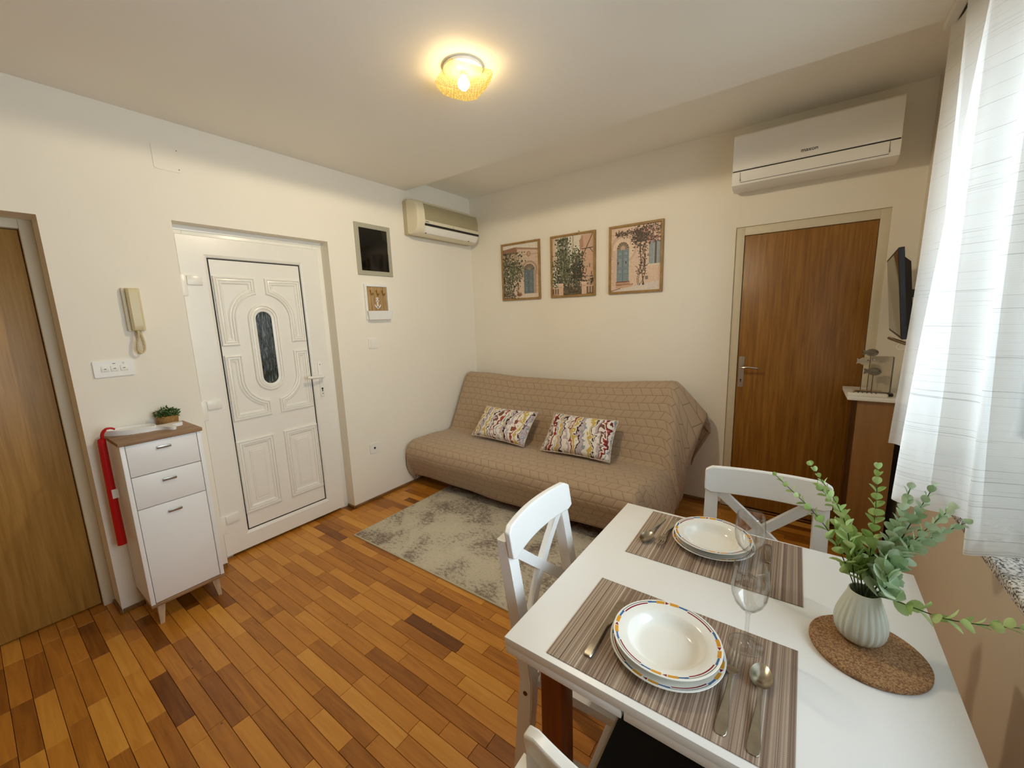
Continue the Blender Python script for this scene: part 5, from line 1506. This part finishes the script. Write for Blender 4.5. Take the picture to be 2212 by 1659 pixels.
def stem(tip, bend, kind, n, l0, l1, label, start=.12, zneck=.100, side=0.0):
    t = thing('eucalyptus_stem', label, 'eucalyptus', (VC[0], VC[1], VZ + .016), 0, 'eucalyptus stems in the vase')
    base = Vector((VC[0], VC[1], VZ + .016)); tip = Vector(tip)
    dr = Vector((tip.x - base.x, tip.y - base.y, 0)); dn = dr.normalized() if dr.length > 1e-4 else Vector((1, 0, 0))
    pv = Vector((-dn.y, dn.x, 0))
    neck = Vector((VC[0], VC[1], VZ + .112)) + dn * .016 + pv * side
    root = base - dn * .012
    mid = neck.lerp(tip, .5) + Vector(bend)
    path = catmull([root, neck, mid, tip], 14)
    bm = bm_new(); tube(bm, path, [.0017 - .0009 * i / (len(path) - 1) for i in range(len(path))], 6)
    obj('stem', bm, M_stem, t, smooth=180)
    # arc length of the part above the neck
    up = path[14:]; acc = [0]
    for i in range(1, len(up)): acc.append(acc[-1] + (up[i] - up[i - 1]).length)
    tot = acc[-1]; roll = rl.uniform(0, PI)
    for k in range(n):
        f = start + (1 - start) * (k / (n - 1)) ** .95
        s = min(f, .999) * tot; i = 0
        while i < len(acc) - 2 and acc[i + 1] < s: i += 1
        p = up[i].lerp(up[i + 1], (s - acc[i]) / max(1e-6, acc[i + 1] - acc[i])); d = (up[i + 1] - up[i]).normalized()
        ax = d.cross(Vector((.3, .2, 1)) if abs(d.z) > .9 else Vector((0, 0, 1))).normalized(); ay = d.cross(ax).normalized()
        ang0 = roll + k * PI / 2 + rl.gauss(0, .18)
        ln = (l0 + (l1 - l0) * f) * rl.uniform(1.12, 1.45)
        for q in (0, 1):
            a = ang0 + q * PI + rl.gauss(0, .12)
            outw = (ax * math.cos(a) + ay * math.sin(a)).normalized()
            tilt = math.radians(52 - 26 * f + rl.gauss(0, 9))
            yv = (outw * math.sin(tilt) * 1.15 + d * math.cos(tilt)).normalized()
            if f > .97: yv = (outw * .35 + d).normalized()
            zv = (d - yv * d.dot(yv)).normalized() ; xv = yv.cross(zv).normalized()
            M = Matrix((xv, yv, zv)).transposed().to_4x4()
            o = bpy.data.objects.new('leaf', rl.choice(LEAVES[kind])); COL.objects.link(o); o.parent = t
            o.matrix_basis = Matrix.Translation(p + outw * .001 - Vector(t.location)) @ M @ Matrix.Rotation(rl.gauss(0, .35), 4, 'Y') @ Matrix.Diagonal((ln, ln, ln, 1))
    return t
stem((2.828, -2.120, 1.076), (.022, .0, .012), 'A', 15, .026, .010, 'leftmost eucalyptus stem, leaning over toward the wine glass')
stem((2.897, -2.140, 1.124), (.018, .0, .02), 'A', 16, .027, .010, 'eucalyptus stem second from the left, tip in front of the chair rail')
stem((2.920, -2.060, 1.045), (.02, .0, .02), 'A', 15, .028, .013, 'shorter eucalyptus stem just behind the second from the left')
stem((3.021, -2.100, 1.126), (.004, .0, .0), 'A', 14, .030, .012, 'upright eucalyptus stem in the middle, against the brown cabinet')
stem((3.074, -2.120, 1.098), (.004, .0, .016), 'B', 17, .030, .012, 'eucalyptus stem right of the upright one, with a reddish tip')
stem((3.112, -2.105, 1.104), (.004, .0, .018), 'B', 18, .028, .012, 'tall eucalyptus stem leaning right in front of the curtain hem')
stem((3.134, -2.140, 1.074), (.0, .0, .020), 'B', 18, .028, .012, 'eucalyptus stem leaning right, its tip just below the curtain hem')
stem((3.160, -2.130, 1.046), (-.004, .0, .026), 'B', 19, .029, .011, 'lowest slanting eucalyptus stem, tip touching the curtain edge')
stem((3.222, -2.280, .934), (.0, -.03, .002), 'A', 11, .030, .013, 'eucalyptus stem sticking out sideways over the window sill', start=.16)
stem((3.062, -2.160, .985), (.012, -.02, .012), 'B', 11, .034, .020, 'short dense eucalyptus stem at the front of the bunch', side=.01)
stem((2.960, -2.150, .985), (.008, -.01, .01), 'A', 11, .032, .018, 'short eucalyptus stem on the left above the vase rim', side=-.01)
stem((3.034, -2.220, .945), (.01, -.02, .01), 'B', 9, .034, .024, 'short eucalyptus stem covering the middle of the vase mouth', side=.004)

# ------------------------------------------------------------------ small cabinet with things on it, by the brown door
tc_ = thing('side_cabinet', 'tall narrow brown cabinet with white top beside the brown door', 'cabinet', (3.24, -.19, 0))
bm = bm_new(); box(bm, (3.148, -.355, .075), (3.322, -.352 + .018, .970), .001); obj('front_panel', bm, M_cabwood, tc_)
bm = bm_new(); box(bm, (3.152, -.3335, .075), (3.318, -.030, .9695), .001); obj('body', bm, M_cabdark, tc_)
bm = bm_new(); box(bm, (3.1485, -.034, .075), (3.1515, -.030, .965)); box(bm, (3.146, -.032, .075), (3.150, -.028, .965)); obj('metal_strip', bm, M_brass, tc_, smooth=0)
bm = bm_new(); box(bm, (3.165, -.325, .0005), (3.305, -.05, .0755)); obj('plinth', bm, M_black, tc_, smooth=0)
bm = bm_new(); box(bm, (3.100, -.378, .9705), (3.362, -.016, .994), .002); obj('top', bm, M_whitewood, tc_)
ZT_ = .9945
fo = thing('fish_ornament', 'three grey and white wooden fish on thin rods over a wooden base', 'ornament', (3.20, -.235, ZT_))
bm = bm_new(); box(bm, (3.135, -.262, ZT_), (3.262, -.205, ZT_ + .014), .003); obj('base', bm, M_palewood, fo)
M_fishg = wood('grey_washed_wood', rgb(104, 98, 86), rgb(126, 120, 106), rgb(144, 138, 124), .8, (20, 20, 90), (200, 200, 400))
M_fishw = wood('white_washed_wood', rgb(172, 164, 146), rgb(186, 178, 160), rgb(200, 192, 174), .8, (20, 20, 90), (200, 200, 400))
def fish(cx, cz, w, h, mat, rod_x, zlow, y_):
    pts = []
    for k in range(25):
        a = -PI * .86 + 2 * PI * .86 * k / 24
        pts.append((cx + .10 * w + w * .40 * math.cos(a), cz + h * .5 * math.sin(a)))
    pts += [(cx - .50 * w, cz + h * .38), (cx - .43 * w, cz), (cx - .50 * w, cz - h * .38)]
    bm = bm_new(); prism(bm, pts, y_ - .006, y_ + .006, axes=(0, 2, 1), bev=.001); f = obj('fish', bm, mat, fo)
    bm = bm_new(); tube(bm, [(cx + .36 * w, y_ - .006, cz + h * .12), (cx + .36 * w, y_ - .0075, cz + h * .12)], .003, 8); obj('eye', bm, M_dark, f)
    bm = bm_new(); tube(bm, [(rod_x, y_, zlow), (rod_x, y_, cz - h * .40)], .0016, 6); obj('rod', bm, M_black, fo)
fish(3.193, 1.230, .070, .042, M_fishg, 3.195, ZT_ + .010, -.226)
fish(3.163, 1.180, .058, .044, M_fishw, 3.165, ZT_ + .010, -.236)
fish(3.208, 1.123, .078, .044, M_fishg, 3.212, ZT_ + .010, -.246)
ro = thing('router', 'pale upright router with two small blue lights beside the fish', 'router', (3.26, -.165, ZT_))
bm = bm_new(); prism(bm, rrect(3.206, 3.300, ZT_, 1.203, .008, 4), -.180, -.150, axes=(0, 2, 1), bev=.003); rb = obj('case', bm, simple('ivory_plastic', rgb(206, 196, 172), .4), ro)
ml_, ntl, bl = new_mat('blue_led'); bl.inputs['Base Color'].default_value = rgb(120, 120, 220); bl.inputs['Emission Color'].default_value = (.5, .5, 1, 1); bl.inputs['Emission Strength'].default_value = .8
bm = bm_new()
for x in (3.216, 3.219, 3.243): box(bm, (x, -.1808, 1.183), (x + .0018, -.1795, 1.1855))
obj('status_lights', bm, ml_, rb, smooth=0)
bm = bm_new(); prism(bm, rrect(3.3005, 3.3045, ZT_ + .001, 1.201, .001, 2), -.182, -.148, axes=(0, 2, 1)); obj('side_trim', bm, M_grey, ro)
def remote(a, b_, w, h, mat, name, label):
    a, b_ = Vector(a), Vector(b_); d = (b_ - a); ln = d.length; ang = math.atan2(d.y, d.x)
    t = thing(name, label, 'remote', tuple((a + b_) / 2), ang, 'remotes on the side cabinet')
    bm = bm_new(); prism(bm, rrect(-ln / 2, ln / 2, -w / 2, w / 2, w * .3, 4), 0, h, bev=.003); obj('case', bm, mat, t, world=False)
    bm = bm_new()
    for i in range(6):
        for j in (-1, 0, 1): box(bm, (-ln * .36 + i * ln * .11, j * w * .26 - .003, h - .0005), (-ln * .36 + i * ln * .11 + .006, j * w * .26 + .003, h + .0012))
    obj('buttons', bm, M_grey, t, world=False, smooth=0)
remote((3.135, -.285, ZT_), (3.300, -.300, ZT_), .044, .016, M_black, 'remote_control', 'black remote control lying behind the white one')
remote((3.100, -.345, ZT_), (3.272, -.352, ZT_), .046, .018, M_whiteplas, 'remote_control', 'white remote control at the front edge of the cabinet top')

# ------------------------------------------------------------------ television on its wall bracket
tv = thing('television', 'black flat television on a wall bracket, seen almost edge on', 'television', (3.36, -.40, 1.55))
far_t, far_b = Vector((3.229, -.12, 1.748)), Vector((3.274, -.12, 1.352))
ner_t, ner_b = Vector((3.196, -.68, 1.760)), Vector((3.246, -.68, 1.334))
ex = (ner_t - far_t); ez = (far_t - far_b); nn = ex.cross(ez).normalized()
if nn.x > 0: nn = -nn
def tvp(s, t_, d): return (far_b.lerp(ner_b, s)).lerp(far_t.lerp(ner_t, s), t_) + nn * d
bm = bm_new(); loft(bm, [[tvp(s, t_, 0) for s, t_ in rect(0, 1, 0, 1)], [tvp(s, t_, -.022) for s, t_ in rect(0, 1, 0, 1)]]); bmesh.ops.bevel(bm, geom=bm.edges[:], offset=.002, segments=1, affect='EDGES')
obj('bezel', bm, M_black, tv)
ms_, nts, bs = new_mat('glossy_dark_screen'); bs.inputs['Base Color'].default_value = rgb(20, 20, 20); bs.inputs['Roughness'].default_value = .06; bs.inputs['IOR'].default_value = 1.6
bm = bm_new(); loft(bm, [[tvp(s, t_, .0008) for s, t_ in rect(.03, .97, .035, .97)], [tvp(s, t_, -.001) for s, t_ in rect(.03, .97, .035, .97)]]); obj('screen', bm, ms_, tv, smooth=0)
bm = bm_new(); loft(bm, [[tvp(s, t_, -.021) for s, t_ in rect(.06, .97, .05, .90)], [tvp(s, t_, -.046) for s, t_ in rect(.10, .92, .10, .84)]]); obj('back_shell', bm, M_black, tv, smooth=0)
bm = bm_new(); c = tvp(.5, .5, -.04); box(bm, (c.x - .005, c.y - .03, c.z - .02), (3.352, c.y + .03, c.z + .02), .003); box(bm, (3.350, c.y - .05, c.z - .10), (3.371, c.y + .05, c.z + .10), .003); obj('wall_bracket', bm, M_black, tv)
bm = bm_new(); tube(bm, [(3.268, -.20, 1.312), (3.305, -.42, 1.296), (3.368, -.50, 1.300)], .009, 8); obj('arm', bm, M_steel, tv)
bm = bm_new(); tube(bm, catmull([(3.300, -.36, 1.300), (3.285, -.34, 1.275), (3.292, -.36, 1.262), (3.33, -.40, 1.266), (3.369, -.42, 1.28)], 6), .003, 6); obj('cable', bm, M_whiteplas, tv)

# ------------------------------------------------------------------ curtain rail and sheer curtain
cr = thing('curtain_rail', 'white ceiling curtain rail above the window', 'curtain rail', (3.25, -2.0, HC))
bm = bm_new(); box(bm, (3.232, -4.9, 2.572), (3.276, -.80, 2.601), .004); obj('track', bm, M_whiteplas, cr)
bm = bm_new(); box(bm, (3.262, -4.9, 2.5705), (3.269, -.83, 2.573)); obj('slot', bm, M_dark, cr, smooth=0)

def sheer_mat():
    m, nt, b = new_mat('white_sheer_voile')
    out = nt.nodes['Material Output']; nt.nodes.remove(b)
    tc = N(nt, 'ShaderNodeTexCoord'); sp = N(nt, 'ShaderNodeSeparateXYZ'); L(nt, tc, 'UV', sp, 0)
    # slub yarns: thin horizontal lines that come and go along the cloth
    mp = N(nt, 'ShaderNodeMapping'); L(nt, tc, 'UV', mp, 0); mp.inputs['Scale'].default_value = (2.2, 330, 1)
    n1 = N(nt, 'ShaderNodeTexNoise', i_Scale=1.0, i_Detail=1.0, noise_dimensions='2D'); L(nt, mp, 0, n1, 'Vector')
    slub = ramp(nt, [(.70, (0, 0, 0, 1)), (.76, (1, 1, 1, 1))]); L(nt, n1, 0, slub, 0)
    mp2 = N(nt, 'ShaderNodeMapping'); L(nt, tc, 'UV', mp2, 0); mp2.inputs['Scale'].default_value = (1.2, 14, 1)
    n2 = N(nt, 'ShaderNodeTexNoise', i_Scale=1.0, i_Detail=2.0, noise_dimensions='2D'); L(nt, mp2, 0, n2, 'Vector')
    fine = N(nt, 'ShaderNodeMath', operation='MULTIPLY'); fine.inputs[1].default_value = 190.0 * 2 * PI; L(nt, sp, 'Y', fine, 0)
    sn = N(nt, 'ShaderNodeMath', operation='SINE'); L(nt, fine, 0, sn, 0)
    rib = N(nt, 'ShaderNodeMapRange'); rib.inputs['From Min'].default_value = -1; rib.inputs['To Min'].default_value = 0; rib.inputs['To Max'].default_value = .06; L(nt, sn, 0, rib, 0)
    rr = N(nt, 'ShaderNodeMath', operation='MULTIPLY'); L(nt, rib, 0, rr, 0); L(nt, n2, 0, rr, 1)
    # hem band is doubled cloth
    hem = N(nt, 'ShaderNodeMath', operation='LESS_THAN'); hem.inputs[1].default_value = .045; L(nt, sp, 'Y', hem, 0)
    base = N(nt, 'ShaderNodeMapRange'); base.inputs['To Min'].default_value = .30; base.inputs['To Max'].default_value = .22; L(nt, n2, 0, base, 0)
    t1 = N(nt, 'ShaderNodeMath', operation='ADD'); L(nt, base, 0, t1, 0); L(nt, rr, 0, t1, 1)
    hm = N(nt, 'ShaderNodeMath', operation='MULTIPLY_ADD'); hm.inputs[1].default_value = -.05; L(nt, hem, 0, hm, 0); L(nt, t1, 0, hm, 2)
    sl = N(nt, 'ShaderNodeMath', operation='MULTIPLY_ADD'); sl.inputs[1].default_value = -.05; L(nt, slub, 0, sl, 0); L(nt, hm, 0, sl, 2)
    col = ramp(nt, [(0, (.88, .88, .86, 1)), (1, (.50, .50, .48, 1))]); L(nt, slub, 0, col, 0)
    tr = N(nt, 'ShaderNodeBsdfTransparent'); df = N(nt, 'ShaderNodeBsdfDiffuse'); tl_ = N(nt, 'ShaderNodeBsdfTranslucent')
    L(nt, col, 0, df, 0); L(nt, col, 0, tl_, 0)
    m1 = N(nt, 'ShaderNodeMixShader', i_0=.38); L(nt, df, 0, m1, 1); L(nt, tl_, 0, m1, 2)
    m2 = N(nt, 'ShaderNodeMixShader'); L(nt, sl, 0, m2, 0); L(nt, m1, 0, m2, 1); L(nt, tr, 0, m2, 2)
    L(nt, m2, 0, out, 0)
    return m
cu = thing('sheer_curtain', 'long white sheer curtain with faint horizontal threads hanging before the window', 'curtain', (3.24, -2.0, .9))
# each row: hem (x,y,z) -> mid height (x,y) -> top (x,y)
KEYS = [((3.206, -.960), (3.236, -.900), (3.250, -.830)), ((3.234, -.985), (3.252, -.935), (3.262, -.860)), ((3.266, -1.15), (3.272, -1.05), (3.272, -.960)),
        ((3.245, -1.36), (3.252, -1.19), (3.250, -1.06)), ((3.196, -1.50), (3.222, -1.30), (3.232, -1.15)), ((3.222, -1.575), (3.246, -1.40), (3.258, -1.25)), ((3.168, -1.625), (3.205, -1.47), (3.238, -1.42)), ((3.123, -1.655), (3.180, -1.52), (3.226, -1.52)),
        ((3.165, -1.690), (3.214, -1.56), (3.240, -1.56)), ((3.262, -1.715), (3.270, -1.61), (3.270, -1.62)), ((3.274, -1.800), (3.266, -1.70), (3.262, -1.68)), ((3.244, -1.890), (3.236, -1.78), (3.242, -1.73)), ((3.214, -1.950), (3.214, -1.86), (3.222, -1.80)),
        ((3.262, -1.935), (3.256, -1.88), (3.250, -1.84)), ((3.326, -1.915), (3.292, -1.90), (3.262, -1.87)), ((3.344, -1.975), (3.300, -1.96), (3.264, -1.93)), ((3.322, -2.06), (3.282, -2.04), (3.256, -2.00)), ((3.338, -2.15), (3.296, -2.12), (3.262, -2.08)), ((3.320, -2.24), (3.284, -2.20), (3.254, -2.16)), ((3.336, -2.32), (3.296, -2.28), (3.262, -2.24))]
MS = 7
hemc = catmull([(*k[0], 0) for k in KEYS], MS); midc = catmull([(*k[1], 0) for k in KEYS], MS); topc = catmull([(*k[2], 0) for k in KEYS], MS)
HZ, MZ, TZ2 = .898, 1.74, 2.572
ul = [0]
for i in range(1, len(midc)): ul.append(ul[-1] + (midc[i] - midc[i - 1]).length)
NZ = 34; V = []; UV = []
for i in range(len(hemc)):
    for j in range(NZ + 1):
        z = HZ + (TZ2 - HZ) * j / NZ
        t = (z - HZ) / (MZ - HZ) if z < MZ else 1 + (z - MZ) / (TZ2 - MZ)
        a, b_, c = hemc[i], midc[i], topc[i]
        w0 = (t - 1) * (t - 2) / 2; w1 = -t * (t - 2); w2 = t * (t - 1) / 2
        p = a * w0 + b_ * w1 + c * w2
        sway = .005 * math.sin(z * 5 + i * .23) * min(1, (TZ2 - z) * 1.2)
        zz = z + (.012 * math.sin(i * .31) if j == 0 else 0) * 0
        V.append((p.x + sway * .5, p.y + sway, zz)); UV.append((ul[i], z - HZ))
nr = NZ + 1
F = [(i * nr + j, (i + 1) * nr + j, (i + 1) * nr + j + 1, i * nr + j + 1) for i in range(len(hemc) - 1) for j in range(NZ)]
me = bpy.data.meshes.new('cloth'); me.from_pydata([tuple(Vector(p) - cu.location) for p in V], [], F)
uvl = me.uv_layers.new(name='UVMap'); uvl.data.foreach_set('uv', np.array([UV[l.vertex_index] for l in me.loops], np.float32).ravel())
me.polygons.foreach_set('use_smooth', [True] * len(me.polygons)); me.materials.append(sheer_mat())
co_ = bpy.data.objects.new('cloth', me); COL.objects.link(co_); co_.parent = cu
